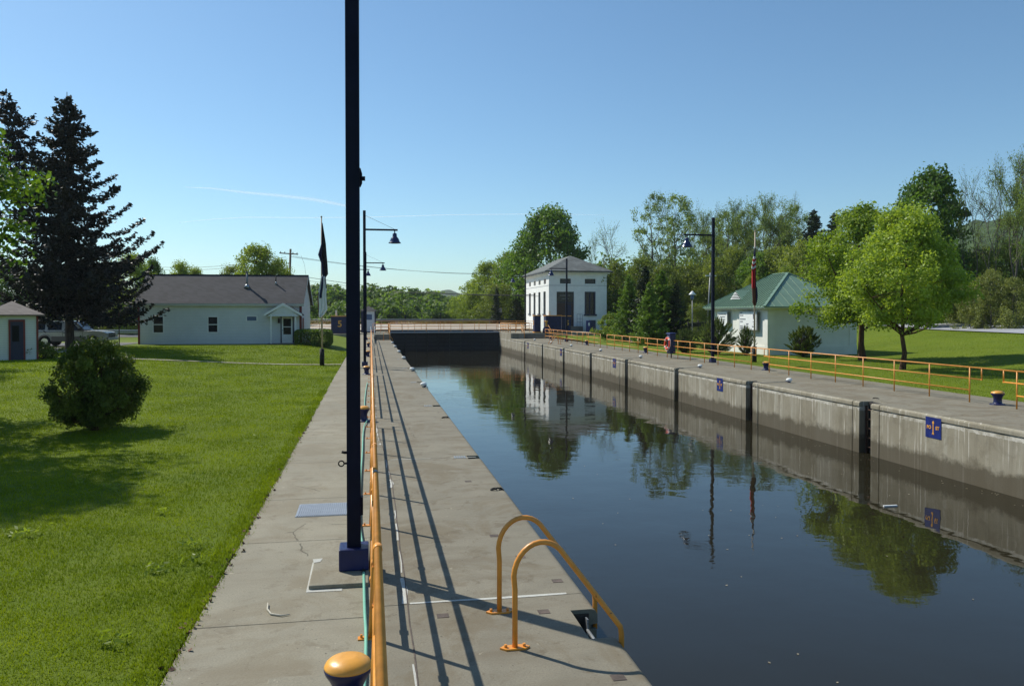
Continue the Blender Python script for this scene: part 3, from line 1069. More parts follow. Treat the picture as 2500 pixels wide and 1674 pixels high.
def shrub(seed, H=1.5, Rad=1.2, n=9000, leaf=.07, mat='bush', stems=14, fill=.55, bottom=.12, flat=1.0, spiky=0.0, nclump=60, cr=.2, bark='bark', aspect=.65, shape=.55):
    rng = np.random.default_rng(seed)
    C = []
    while len(C) < nclump:
        t = rng.uniform(0, 1); a = rng.uniform(0, 2 * pi)
        prof = max(0, sin(pi * (t * .93 + .05) ** .8)) ** shape
        q = rng.uniform(fill, 1) ** .6
        C.append((Rad * prof * q * cos(a), Rad * prof * q * sin(a) * flat, H * (bottom + (1 - bottom) * t * .95)))
    C = np.array(C)
    segs = []
    for i in range(stems):
        c = C[rng.integers(len(C))]
        segs.append((curve_pts((rng.normal() * .05, rng.normal() * .05, 0), c, rng, .25, 5), [.022 * H, .016 * H, .012 * H, .008 * H, .004]))
    for c in C:
        b0 = c * np.array([.35, .35, .5])
        segs.append((curve_pts(b0, c, rng, .1, 3), [.007 * H, .005 * H, .003]))
    per = n // nclump
    idx = np.repeat(np.arange(nclump), per)
    off = rng.normal(size=(len(idx), 3)); off = unit(off) * rng.uniform(0, 1, size=(len(idx), 1)) ** .5
    tang = None
    P = C[idx] + off * cr * rng.uniform(.6, 1.4, size=(nclump, 1))[idx]
    if spiky:
        d = unit(C - np.array([0, 0, H * .1]))
        along = rng.uniform(-.6, 1.1, size=(len(idx), 1))
        P = C[idx] + d[idx] * along * spiky + off * cr * (1.15 - along) * .45
        tang = d[idx]
    V = leaf_quads(P, leaf, rng, .6, aspect, normals=off * .4, tang=tang)
    return branch_mesh('stems', segs, 5, M[bark]), np_mesh('foliage', V, 4, M[mat])


def plant(name, pair, loc, label, cat='tree', group=None, rz=0.0, scale=(1, 1, 1), pn=('trunk', 'crown')):
    r = thing(name, label, cat, loc, rz, group)
    if not hasattr(scale, '__len__'): scale = (scale,) * 3
    r.scale = scale
    for nme, me in zip(pn, pair):
        link(bpy.data.objects.new(nme, me), r)
    return r


def ptree(name, pair, px, D, py_top, base_wh, label, width_px=None, group=None, rz=0.0, z=None, cat='tree', pn=('trunk', 'crown')):
    """stand a tree at a bearing and a distance, as tall and wide as it is in reality there"""
    x, y = at(px, D)
    gz = ground_z(x, y) - 0.05 if z is None else z
    h = topz(py_top, D) - gz
    sz = h / base_wh[0]
    sx = sz if width_px is None else (width_px * D / FPX) / base_wh[1]
    return plant(name, pair, (x, y, gz), label, cat, group, rz, (sx, sx, sz), pn)


print('veg templates')
T = {}
T['maple'] = (broadleaf(11, 9.5, 3.7, .29, 190, 175, .18, .64, 'maple', 'barkred', (.60, .5), .26, .15, low=.9, gap=.35), (9.5, 7.6))
T['maple2'] = (broadleaf(12, 9.5, 3.8, .26, 190, 170, .18, .64, 'maple', 'barkred', (.60, .5), .30, .19, low=.95, gap=.4), (9.5, 7.6))
T['oak'] = (broadleaf(21, 16, 6.0, .12, 170, 150, .36, 1.15, 'oak', 'bark', (.7, .5), .34, .4, gap=.8, upb=.3), (16, 13))
T['oak2'] = (broadleaf(22, 14, 4.5, .15, 130, 130, .34, 1.05, 'oak', 'bark', (.62, .5), .3, .3, gap=.6), (14, 9.5))
T['willow'] = (broadleaf(31, 12, 4.6, .08, 150, 130, .26, .95, 'willow', 'bark', (.62, .5), .35, .22, gap=.5), (12, 9.6))
T['willow2'] = (broadleaf(32, 12, 4.2, .06, 140, 130, .26, .9, 'willow', 'bark', (.75, .5), .4, .2, gap=.6), (12, 9))
T['brush'] = (broadleaf(41, 9, 3.6, .04, 110, 110, .24, .85, 'brush', 'bark', (.62, .45), .4, .14, gap=.5), (9, 7.6))
T['brush2'] = (broadleaf(42, 9, 3.8, .04, 110, 110, .24, .85, 'brush', 'barkgrey', (.55, .45), .4, .14, gap=.5), (9, 7.6))
T['olive'] = (broadleaf(43, 7, 3.2, .02, 100, 110, .20, .7, 'olive', 'barkgrey', (.55, .45), .3, .1, gap=.5), (7, 6.8))
T['locust'] = (broadleaf(58, 17, 3.6, .22, 135, 60, .22, .62, 'locust', 'barkgrey', (.8, .45), .45, .26, gap=.7), (17, 8))
T['locust2'] = (broadleaf(59, 17, 3.6, .25, 120, 60, .22, .60, 'locust', 'barkgrey', (.9, .45), .5, .26, gap=.75), (17, 8))
T['locust3'] = (fractal(57, 15, 5, .6, per=26, first=.26, r0=.26, leaf=.22), (15, 9))
T['bare'] = (fractal(55, 12, 6, .5, per=2, first=.24, ntr=1, r0=.2, leaf=.16), (12, 8))
T['spruce'] = (conifer(61, 10, 2.4, .03, 'spruce', dens=9, leaf=.32, step=.4), (10, 4.6))
T['softfir'] = (conifer(62, 8, 2.6, .02, 'softfir', dens=11, leaf=.26, step=.3, ragged=.3), (8, 5.0))

# ------------------------------------------------------------------ tree placing
print('placing trees')
plant('maple_tree', T['maple'][0], (26.57, 35.65, -.02), 'bright green maple nearest the orange railing, single slim trunk, right of the green-roofed building', 'tree', 'maples on the right lawn', 0.6, (.84, .84, .86))
plant('maple_tree', T['maple2'][0], (29.6, 43.4, -.02), 'bright green maple with low forking limbs, its branches overhanging the green metal roof', 'tree', 'maples on the right lawn', 2.1, (.95, .95, .98))
ptree('broadleaf_tree', T['oak'][0], 1345, 128, 512, T['oak'][1], 'large dark green broadleaf tree rising directly behind the powerhouse roof', 225, rz=.5)
g = 'yellow-green trees beyond the lock gate'
for k, (px, D, yt, wpx, ty, lab) in enumerate([
    (1150, 175, 690, 90, 'willow2', 'small yellow-green tree at the left end of the row beyond the lock gate'),
    (1195, 150, 640, 130, 'willow', 'feathery yellow-green tree standing left of the powerhouse, behind a small dark spruce'),
    (1245, 145, 615, 120, 'willow2', 'yellow-green tree with an uneven top, touching the powerhouse lamp post in view'),
    (1285, 150, 610, 110, 'oak2', 'mid-green tree between the yellow-green row and the powerhouse roof'),
    (1130, 210, 722, 70, 'brush', 'low pale green tree at the gap where the far hills show'),
    (1215, 135, 690, 120, 'brush2', 'low scrubby tree behind the orange gate railing, left of the powerhouse'),
    (1160, 140, 715, 100, 'willow', 'low yellow-green tree behind the lock gate bridge')]):
    ptree('broadleaf_tree', T[ty][0], px, D, yt, T[ty][1], lab, wpx, g, rz=k * 1.3)
ptree('spruce_tree', T['spruce'][0], 1213, 128, 702, T['spruce'][1], 'slim dark pointed spruce left of the powerhouse', 42)
ptree('spruce_tree', T['spruce'][0], 1262, 126, 715, T['spruce'][1], 'broad dark spruce close to the left corner of the powerhouse', 60, rz=2)
for px, D, yt, wpx, ty, lab in [(1490, 135, 565, 110, 'bare', 'thin nearly bare tree showing behind the right end of the powerhouse roof'),
                                (1447, 140, 590, 60, 'bare', 'sparse bare tree in the gap between the big broadleaf tree and the powerhouse roof')]:
    ptree('bare_tree', T[ty][0], px, D, yt, T[ty][1], lab, wpx, rz=px)
g = 'tall thin locust trees behind the lock'
for k, (px, D, yt, wpx, ty, lab) in enumerate([
    (1598, 112, 468, 120, 'locust', 'tallest thin-leaved locust tree, left of the tall pair behind the canal lamp'),
    (1655, 114, 470, 130, 'locust2', 'thin-leaved locust tree, right one of the tall pair behind the canal lamp'),
    (1715, 122, 540, 90, 'locust3', 'thin-leaved locust tree partly behind the right-bank lamp post'),
    (1770, 116, 510, 95, 'locust2', 'thin-leaved locust tree with a rounded top just right of the lamp post'),
    (1812, 118, 512, 80, 'locust', 'slender locust tree above the top of the flag pole'),
    (1866, 116, 502, 110, 'locust3', 'wide forked locust tree right of the flag pole top'),
    (1905, 122, 520, 60, 'locust2', 'narrow locust tree between two wider forked ones'),
    (1943, 116, 498, 80, 'locust', 'last forked locust tree left of the maples'),
    (1690, 128, 520, 90, 'bare', 'sparse bare tree behind the tall locust pair'),
    (1840, 130, 515, 80, 'bare', 'sparse bare tree standing farther back above the green roof'),
    (1740, 126, 528, 100, 'bare', 'bare grey tree close behind the right-bank lamp post'),
    (1790, 124, 515, 90, 'locust3', 'upright locust tree filling the row left of the flag pole'),
    (1885, 126, 510, 90, 'bare', 'bare tree behind the wide forked locust'),
    (1930, 124, 505, 90, 'bare', 'bare tree above the peak of the green roof'),
    (1975, 120, 515, 90, 'locust2', 'thin locust tree beside the dark conifer top'),
    (1635, 126, 500, 110, 'bare', 'grey bare tree between the two tallest locusts')]):
    ptree('locust_tree', T[ty][0], px, D, yt, T[ty][1], lab, wpx, g, rz=k * 2.1)
for px, D, yt, wpx, lab in [(1985, 112, 514, 150, 'dark conifer showing its top left of the maples'),
                            (2035, 118, 522, 150, 'dark conifer close behind the left maple crown')]:
    ptree('spruce_tree', T['spruce'][0], px, D, yt, T['spruce'][1], lab, wpx, rz=px)
ptree('broadleaf_tree', T['oak2'][0], 2268, 78, 415, T['oak2'][1], 'tall dark green tree whose crown rises above the right maple', 200, rz=1.0)
g = 'nearly bare trees beyond the right road'
for k, (px, D, yt, wpx, ty, lab) in enumerate([
    (2375, 74, 450, 110, 'bare', 'nearly bare tree nearest the maples beyond the right-bank road'),
    (2420, 72, 428, 130, 'bare', 'tall nearly bare tree in the middle of the group at the right edge'),
    (2470, 70, 415, 130, 'locust3', 'dark-stemmed nearly bare tree near the right edge of the view'),
    (2515, 68, 395, 140, 'bare', 'rightmost nearly bare tree, cut by the edge of the view'),
    (2445, 76, 480, 90, 'bare', 'shorter bare tree tucked behind the group at the right edge')]):
    ptree('bare_tree', T[ty][0], px, D, yt, T[ty][1], lab, wpx, g, rz=k * 1.7)
g = 'scrub trees and bushes behind the lock and along the road'
spots = [(1500, 105, 640, 110, 'brush'), (1560, 108, 625, 120, 'brush2'), (1620, 104, 650, 110, 'brush'), (1680, 106, 640, 120, 'brush2'),
         (1740, 104, 632, 120, 'brush'), (1800, 106, 600, 120, 'brush2'), (1850, 100, 620, 120, 'oak2'), (1905, 98, 600, 130, 'brush2'),
         (1960, 92, 590, 140, 'brush'), (2020, 96, 600, 150, 'oak2'), (2090, 92, 620, 150, 'brush2'), (2160, 90, 600, 140, 'oak2'),
         (2230, 88, 600, 150, 'brush2'), (2300, 84, 610, 140, 'oak2'), (2350, 80, 640, 110, 'brush'), (2400, 78, 600, 130, 'brush2'),
         (2465, 74, 590, 130, 'brush'), (2530, 72, 600, 130, 'brush2'), (2370, 70, 690, 80, 'olive'), (2420, 68, 660, 100, 'olive'),
         (2480, 66, 680, 100, 'olive'), (1835, 88, 675, 75, 'willow'), (1700, 90, 740, 70, 'brush2'), (1925, 84, 650, 90, 'willow2'), (2110, 95, 715, 120, 'brush'),
         (2180, 92, 720, 110, 'brush2'), (2260, 90, 725, 110, 'olive'), (2320, 86, 720, 90, 'brush'), (1590, 95, 700, 110, 'brush'), (1530, 112, 700, 120, 'brush2')]
desc = {'brush': 'mid-green scrub tree', 'brush2': 'ragged grey-stemmed scrub tree', 'oak2': 'full dark-green tree', 'willow': 'light yellow-green bushy tree', 'willow2': 'light green ragged tree', 'olive': 'olive-brown budding bush'}
where = ['just right of the powerhouse', 'behind the dark firs, left part', 'behind the tall locust pair', 'directly behind the small garden lamp', 'left of the right-bank lamp post', 'behind the flag pole, filling the gap between locusts', 'behind the left slope of the green roof',
         'above the ridge of the green roof', 'behind the right slope of the green roof', 'behind the left maple crown', 'seen through the left maple', 'in the gap between the two maples', 'behind the right maple trunk', 'right of the right maple crown', 'at the foot of the first bare tree on the right',
         'under the bare trees, standing back from the road', 'below the darkest bare stems', 'at the very right edge beyond the road', 'low beside the road, first from the maples', 'low beside the road, largest of its kind', 'low beside the road at the right edge', 'close above the louvred roof vent',
         'low behind the garden lamp pole', 'directly behind the peak of the green roof', 'along the far road edge under the left maple', 'along the far road edge between the maple trunks', 'along the far road edge right of the maple trunks', 'along the far road edge below the tall dark tree', 'between the dark firs and the locust pair', 'low behind the firs beside the powerhouse']
for k, (sp, wh) in enumerate(zip(spots, where)):
    px, D, yt, wpx, ty = sp
    ptree('scrub_tree', T[ty][0], px, D, yt, T[ty][1], desc[ty] + ' ' + wh, wpx, g, rz=k * 2.3)
g = 'firs between the powerhouse and the green-roofed building'
for k, (px, D, yt, wpx, ty, lab) in enumerate([
    (1575, 74, 650, 105, 'spruce', 'dark fir with two tops right of the powerhouse'),
    (1535, 78, 672, 120, 'softfir', 'lighter green fir on the left of the fir group'),
    (1615, 73, 660, 135, 'softfir', 'green fir in the middle of the fir group'),
    (1650, 72, 690, 80, 'spruce', 'dark fir on the right of the fir group, beside the garden lamp'),
    (1585, 70, 690, 110, 'softfir', 'broad low green fir in front of the fir group')]):
    ptree('fir_tree', T[ty][0], px, D, yt, T[ty][1], lab, wpx, g, rz=k * 1.9)
roundb = shrub(71, 2.6, 1.9, 9000, .13, 'willow', 10, .5, .04, nclump=80, cr=.32)
x, y = at(1500, 84)
plant('round_bush', roundb, (x, y, ground_z(x, y)), 'bright yellow-green rounded bush at the right corner of the powerhouse', 'bush', None, 0, (1.2, 1.2, 1.0), ('stems', 'foliage'))
x, y = at(1535, 80)
plant('round_bush', roundb, (x, y, ground_z(x, y)), 'lower yellow-green bush in front of the fir group', 'bush', None, 2, (1.0, 1.0, .8), ('stems', 'foliage'))
jun = shrub(72, 2.3, 1.4, 26000, .09, 'juniper', 20, .1, .1, nclump=260, cr=.13, spiky=.26, aspect=.35, shape=.6)
x, y = at(1765, 55)
plant('spreading_juniper', jun, (x - .6, y, 0), 'tall spreading juniper in front of the white wall signs, beside the lamp post', 'bush', None, 0, (1.05, 1.05, 1.08), ('stems', 'foliage'))
x, y = at(1672, 57)
plant('spreading_juniper', jun, (x, y, 0), 'small bright green juniper behind the life ring box', 'bush', None, 1.4, (.8, .8, .72), ('stems', 'foliage'))
x, y = at(1822, 53.2)
plant('spreading_juniper', jun, (x, y, 0), 'thin brownish juniper against the sunlit white wall', 'bush', None, 2.6, (.45, .45, .85), ('stems', 'foliage'))
palm = shrub(73, 1.9, 1.1, 22000, .09, 'bush', 16, .1, .12, nclump=220, cr=.14, spiky=.16, aspect=.4, shape=.55)
x, y = at(1961, 51.2)
plant('juniper_bush', palm, (x, y, 0), 'dark rounded juniper bush against the shaded wall of the green-roofed building', 'bush', None, 0, (1.0, 1.0, 1.05), ('stems', 'foliage'))

# left side trees
g = None
for px, D, yt, wpx, ty, lab in [
    (627, 92, 600, 165, 'willow', 'round light green tree behind the middle of the clapboard house roof'),
    (680, 94, 635, 110, 'willow2', 'smaller light green tree at the foot of the utility pole behind the house'),
    (570, 96, 650, 110, 'brush', 'low green tree left of the round tree behind the house roof'),
    (440, 98, 640, 100, 'willow2', 'low light green tree behind the left half of the house roof'),
    (480, 100, 655, 80, 'willow', 'small light green tree top just above the house roof ridge'),
    (372, 96, 632, 70, 'oak2', 'narrow tree above the left gable of the house'),
    (320, 84, 618, 130, 'willow2', 'light green tree right behind the dark cedar, left of the house'),
    (255, 88, 640, 130, 'brush2', 'green tree behind the dark cedar trunk'),
    (120, 92, 660, 150, 'oak2', 'green tree behind the parked vehicle'),
    (190, 90, 700, 140, 'brush', 'low green tree beyond the guard rail and the vehicle'),
    (20, 90, 640, 150, 'oak2', 'green tree at the left edge behind the shed'),
    (300, 97, 745, 90, 'brush2', 'low scrub beyond the guard rail, just left of the house')]:
    ptree('broadleaf_tree', T[ty][0], px, D, yt, T[ty][1], lab, wpx, 'trees behind the house and the parking lot', rz=px)
cedA = conifer(81, 15.4, 5.3, .18, 'cedar', 'bark', .44, 8, .30, 17, .85, -.22, .55, .30, .95, .16, skirt=1.3)
plant('cedar_tree', cedA, (-19.6, 56.2, .45), 'very dark tall cedar with ragged drooping branches in front of the parked vehicle', 'tree', None, .3, (1.0, 1.0, 1.10))
cedB = conifer(82, 13.5, 2.7, .40, 'cedar', 'bark', .50, 7, .28, 14, .6, -.18, .45, .16, 1.1, .2, lean=(-3.6, 0))
plant('cedar_tree', cedB, (-20.0, 56.9, 2.6), 'dark thinner leaning cedar left of the main dark cedar', 'tree', None, 0, (1.0, 1.0, 1.10))
M['leftleaf'] = leaf_mat('left_tree_leaves', (0.05, 0.11, 0.014), (0.17, 0.27, 0.035), 0.4)
lf = broadleaf(83, 13.0, 4.1, .07, 330, 170, .16, .6, 'leftleaf', 'barkred', (.62, .4), .3, .18, upb=.4)
plant('broadleaf_tree', lf, (-14.2, 21.3, .2), 'leafy green tree cut by the left edge, shading the near lawn', 'tree', None, 1.0, (1.0, 1.0, 1.0))
plant('broadleaf_tree', T['maple'][0], (-21.5, 37.0, .4), 'leafy tree outside the left edge shading the lawn in front of the shed', 'tree', None, 0, (.9, .9, .9))
bushp = shrub(91, 2.2, 1.32, 36000, .075, 'bush', 26, .25, .10, nclump=210, cr=.21, bark='barkred', shape=.55)
plant('leafy_bush', bushp, (-6.62, 20.6, .02), 'large dark rounded bush alone on the near lawn, sunlit yellow on its right side', 'bush', None, .4, (.84, .84, .98), ('stems', 'foliage'))
smallb = shrub(92, .9, .8, 4000, .09, 'bush', 8, .4, .05, nclump=40, cr=.2)
plant('round_bush', smallb, (-16.9, 44.3, .42), 'low dark bush at the right corner of the white shed', 'bush', None, 0, 1.0, ('stems', 'foliage'))
# clipped hedge by the house end
rng = np.random.default_rng(5)
n = 15000
hx, hy, hz = 1.35, 1.6, 1.25
P = rng.uniform(-1, 1, size=(n, 3))
ax = rng.integers(0, 3, n); sg = np.where(rng.random(n) < .5, -1, 1)
P[np.arange(n), ax] = sg * rng.uniform(.86, 1.02, n)
P = P / (np.sum(np.abs(P) ** 6, 1, keepdims=True) ** (1 / 6)) * rng.uniform(.9, 1.04, (n, 1))
P = P * np.array([hx, hy, hz * .5]) + np.array([0, 0, hz * .52])
Vh = leaf_quads(P, .10, rng, .5, .7)
hst = branch_mesh('stems', [(curve_pts((rng.normal() * .3, rng.normal() * .3, 0), (rng.uniform(-1, 1), rng.uniform(-1, 1), 1.0), rng, .2, 4), [.03, .02, .015, .01]) for _ in range(14)], 5, M['bark'])
plant('clipped_hedge', (hst, np_mesh('foliage', Vh, 4, M['hedge'])), (-4.3, 62.0, .35), 'clipped green hedge block at the right end of the clapboard house', 'hedge', None, 0, (1.0, 1.0, 1.0), ('stems', 'foliage'))

# far woods: one mass of crowns per belt


def belt(name, label, spots, leafs, rads, seed, mat='farwood', leaf=.9):
    rng = np.random.default_rng(seed)
    Vs = []
    for (x, y, z0, h) in spots:
        R_ = h * rng.uniform(.30, .42)
        nc = 16
        C = unit(rng.normal(size=(nc, 3))) * rng.uniform(.4, 1, size=(nc, 1))
        C[:, 2] = np.abs(C[:, 2]) * 1.3 - .55
        C = C * R_ + np.array([x, y, z0 + h * .62])
        idx = rng.integers(0, nc, leafs)
        off = unit(rng.normal(size=(leafs, 3))) * rng.uniform(.3, 1, size=(leafs, 1)) ** .5 * R_ * .45
        P = C[idx] + off
        Vs.append(leaf_quads(P, leaf * h / 12, rng, .5, .7, normals=off / R_ * 2))
        nb = leafs // 4
        Pb = np.stack([x + rng.normal(size=nb) * R_ * .8, y + rng.normal(size=nb) * R_ * .8, z0 + rng.uniform(0, h * .6, nb)], 1)
        Vs.append(leaf_quads(Pb, leaf * h / 12, rng, .3, .7))
    V = np.concatenate(Vs)
    o = link(bpy.data.objects.new(name, np_mesh(name, V, 4, M[mat])))
    return tag(o, label, 'wood', kind='stuff')


rr = random.Random(8)
sp = []
for px in range(640, 1130, 15):
    for D, yt in ((205, 702), (235, 694), (180, 726)):
        px2 = px + rr.uniform(-7, 7); D2 = D + rr.uniform(-10, 10)
        x, y = at(px2, D2)
        dip = 40 * sstep(1000, 1130, px2) * (1 if D < 220 else .6)
        sp.append((x, y, -5, topz(yt + dip + rr.uniform(-7, 9), D2) + 5))
belt('far_wood', 'mass of mid-green trees filling the valley beyond the lock gate', sp, 1500, 5, 3)
sp = []
for px in range(560, 1260, 11):
    for D in (330, 380):
        x, y = at(px + rr.uniform(-6, 6), D)
        sp.append((x, y, -5, topz(715 + rr.uniform(-4, 6) + 12 * sstep(1050, 1150, px), D) + 5))
belt('distant_wood', 'hazy darker wooded ridge behind the valley trees', sp, 420, 6, 4, leaf=1.6)
sp = []
for px in range(-60, 760, 26):
    for D, yt in ((118, 735), (128, 715)):
        x, y = at(px + rr.uniform(-9, 9), D)
        sp.append((x, y, .3, topz(yt + rr.uniform(-10, 10), D) - .3))
belt('roadside_wood', 'green undergrowth along the road behind the house and parking lot', sp, 1300, 5, 5, leaf=.6)
sp = []
for px in range(1430, 2620, 22):
    for D, yt in ((132, 660), (142, 625)):
        D2 = D - 30 * sstep(2000, 2400, px)
        x, y = at(px + rr.uniform(-9, 9), D2)
        z0 = ground_z(x, y)
        sp.append((x, y, z0, topz(yt + 40 * sstep(1500, 1430, px) + rr.uniform(-18, 14), D2) - z0))
belt('right_bank_wood', 'dense green undergrowth filling in behind the locust trees', sp, 1300, 5, 6, leaf=.6)
# wooded hillside at the right
sp = []
for k in range(230):
    px = rr.uniform(2290, 2700); D = rr.uniform(140, 260)
    x, y = at(px, D)
    zt = topz(548 + 25 * sstep(2420, 2330, px) + (260 - D) * .55 + rr.uniform(-5, 6), D)
    sp.append((x, y, zt - 9, 9))
belt('hillside_wood', 'wooded green hillside behind the bare trees at the right', sp, 700, 5, 7, leaf=1.2)

# grass blades and lawn weeds
print('grass')
rng = np.random.default_rng(77)


def blades(name, label, regions, mat, seed):
    rng = np.random.default_rng(seed)
    out = []
    for (x0f, x1f, y0, y1, dens, hgt, wid) in regions:
        ny = int((y1 - y0) / 1.0 + .5) or 1
        for k in range(ny):
            a, b_ = y0 + (y1 - y0) * k / ny, y0 + (y1 - y0) * (k + 1) / ny
            ym = (a + b_) / 2
            xa, xb = x0f(ym), x1f(ym)
            n = int((xb - xa) * (b_ - a) * dens(ym))
            if n <= 0: continue
            x = rng.uniform(xa, xb, n); yy = rng.uniform(a, b_, n)
            # clumps
            keep = rng.random(n) < .72 + .28 * np.sin(x * 3.1 + 2 * np.sin(yy * 1.7)) * np.sin(yy * 2.7 + x)
            x, yy = x[keep], yy[keep]; n = len(x)
            z = np.array([ground_z(p, q) for p, q in zip(x, yy)])
            h = hgt(ym) * rng.uniform(.5, 1.35, n); w_ = wid(ym)
            a2 = rng.uniform(0, 2 * pi, n); l = rng.uniform(.1, .75, n) * h
            la = rng.uniform(0, 2 * pi, n)
            p0 = np.stack([x - np.cos(a2) * w_ / 2, yy - np.sin(a2) * w_ / 2, z - .003], 1)
            p1 = np.stack([x + np.cos(a2) * w_ / 2, yy + np.sin(a2) * w_ / 2, z - .003], 1)
            p2 = np.stack([x + np.cos(la) * l, yy + np.sin(la) * l, z + h], 1)
            out.append(np.stack([p0, p1, p2], 1).reshape(-1, 3))
    V = np.concatenate(out)
    return tag(link(bpy.data.objects.new(name, np_mesh(name, V, 3, M[mat]))), label, 'grass', kind='stuff')


blades('lawn_blades', 'short mown grass of the left lawn beside the sidewalk', [
    (lambda y: -.46 * y - .8, lambda y: -1.60, 3.8, 60, lambda y: 4600 * min(1, (8.0 / y) ** 1.75), lambda y: .024 + .0006 * y, lambda y: .004 + .0007 * y),
    (lambda y: -1.85, lambda y: -1.57, 3.8, 30, lambda y: 2500 * min(1, (9.0 / y) ** 1.3), lambda y: .045, lambda y: .006 + .0006 * y),
    (lambda y: -1.70, lambda y: -1.50, 3.8, 22, lambda y: 500, lambda y: .025, lambda y: .006)], 'blade', 1)
blades('lawn_blades_right', 'mown grass of the right lawn behind the orange railing', [
    (lambda y: 20.62, lambda y: 21 + (y - 18) * .9, 19, 60, lambda y: 260 * min(1, (25 / y) ** 1.5), lambda y: .045, lambda y: .018)], 'blade', 2)
# broad-leaved weeds
rng = np.random.default_rng(9)
Vs = []
for (x, y, r, n) in [(-4.1, 13.6, .16, 26), (-3.75, 13.55, .10, 10), (-4.0, 13.25, .05, 6), (-4.75, 14.0, .07, 8), (-4.4, 10.9, .22, 34), (-7.6, 12.1, .2, 26), (-5.5, 12.6, .06, 8), (-2.1, 10.0, .15, 30), (-2.0, 9.4, .12, 20), (-2.3, 9.1, .14, 24), (-6.4, 14.5, .12, 14), (-3.0, 14.3, .06, 6), (-2.6, 18.6, .05, 5), (-2.15, 7.2, .14, 20), (-3.6, 8.0, .1, 12), (-2.9, 11.8, .08, 10)]:
    P = np.stack([x + rng.normal(size=n) * r * .6, y + rng.normal(size=n) * r * .6, np.full(n, ground_z(x, y) + .05) + rng.uniform(0, .05, n)], 1)
    Vs.append(leaf_quads(P, .10, rng, .8, .3))
tag(link(bpy.data.objects.new('lawn_weeds', np_mesh('lawn_weeds', np.concatenate(Vs), 4, M['willow']))), 'pale green weeds and clover tufts in the near lawn', 'weeds', kind='stuff')
rng = np.random.default_rng(10)
n = 160
ye = rng.uniform(5, 22, n)
P = np.stack([-1.6 + rng.normal(size=n) * .035, ye, np.full(n, .012)], 1)
tag(link(bpy.data.objects.new('dead_leaves', np_mesh('dead_leaves', leaf_quads(P, .055, rng, 1.6, .7), 4, paint('dead_leaf_brown', (0.12, 0.055, 0.03), .8, .3)))), 'brown dead leaves caught along the edge of lawn and sidewalk', 'leaves', kind='stuff')

rng = np.random.default_rng(33)
n = 420
xx = np.concatenate([rng.uniform(2.3, 15.4, 170), 15.45 - np.abs(rng.normal(size=150)) * .35, 2.25 + np.abs(rng.normal(size=100)) * .25])
yy = np.concatenate([rng.uniform(5, 60, 170), rng.uniform(12, 80, 150), rng.uniform(6, 80, 100)])
P = np.stack([xx, yy, np.full(n, WZ + .006)], 1)
tag(link(bpy.data.objects.new('floating_debris', np_mesh('floating_debris', leaf_quads(P, .05, rng, 60, .6), 4, paint('floating_leaf', (0.30, 0.26, 0.18), .8, .3)))), 'tiny pale leaves and specks floating on the canal water', 'floating leaves', kind='stuff')

# ------------------------------------------------------------------ railings
print('objects')
RH, RM, RB = 1.13, 0.77, 0.40


def railing(name, X, posts, gaps, label, full_gaps=(), sleeves=(), plates=True, r=0.029, z0=0.0, cat='railing', stub=0.5, group=None, lean=0.0):
    """posts: Y list; gaps: indices k where bay posts[k]..posts[k+1] has no lower rails; one thing"""
    t = thing(name, label, cat, (X, posts[0], z0), 0, group)
    P0 = posts[0]
    L = lambda z: lean * (z - RH) / RH
    pm = MB(); pm.tube([(L(0), 0, 0.0), (0, 0, RH)], r * .95, 10)
    pmesh = pm.mesh('post', M['orange'])
    bp = MB(); bp.box(-.115, .115, -.035, .035, 0.0, 0.012)
    for sx in (-.085, .085):
        bp.tube([(sx, 0, .01), (sx, 0, .04)], .012, 6)
    bmesh_ = bp.mesh('base_plate', M['orange'])
    for y in posts:
        o = link(bpy.data.objects.new('post', pmesh), t); o.location = (0, y - P0, 0)
        if plates:
            q = link(bpy.data.objects.new('base_plate', bmesh_), o); q.location.x = L(0)
    runs, cur = [], [posts[0]]
    for k in range(len(posts) - 1):
        if k in full_gaps:
            runs.append(cur); cur = [posts[k + 1]]
        else:
            cur.append(posts[k + 1])
    runs.append(cur)
    e = .0
    for rn in runs:
        MB().tube([(0, rn[0] - P0, RH), (0, rn[-1] - P0, RH)], r, 12).build('top_rail', M['orange'], t)
    # lower rails
    seg = []
    start = posts[0]; sgap = False
    for k in range(len(posts) - 1):
        if k in gaps or k in full_gaps:
            seg.append((start, posts[k], sgap, k in gaps)); start = posts[k + 1]; sgap = k in gaps
    seg.append((start, posts[-1], sgap, False))
    for a, b_, ga, gb in seg:
        if b_ - a > .2:
            MB().tube([(L(RB), a - P0, RB), (L(RB), b_ - P0, RB)], r * .9, 10).build('bottom_rail', M['orange'], t)
        pts = []
        if ga: pts += [(0, a - P0 - stub, RH), (0, a - P0 - stub, RM)]
        else: pts += [(0, a - P0, RM)]
        if gb: pts += [(0, b_ - P0 + stub, RM), (0, b_ - P0 + stub, RH)]
        else: pts += [(0, b_ - P0, RM)]
        pts = [(L(p[2]), p[1], p[2]) for p in pts]
        mb = MB()
        for p, q in zip(pts[:-1], pts[1:]): mb.tube([p, q], r * .9, 10)
        for p in pts[1:-1]: mb.obox(p, (1, 0, 0), r * .9, (0, 1, 0), r * .9, (0, 0, 1), r * .9)
        mb.build('mid_rail', M['orange'], t)
    for ys, zs in sleeves:
        MB().tube([(L(zs), ys - P0 - .045, zs), (L(zs), ys - P0 + .045, zs)], r * 1.16, 12).build('pipe_sleeve', M['orange'], t)
    return t


postsL = [5.09 - 1.86 * 1] + [5.09 + 1.86 * k for k in range(0, 43)]
postsL = [y for y in postsL if y < 84.5]
bollL = [6.06, 21.08, 37.23, 52.6, 67.6, 80.0]


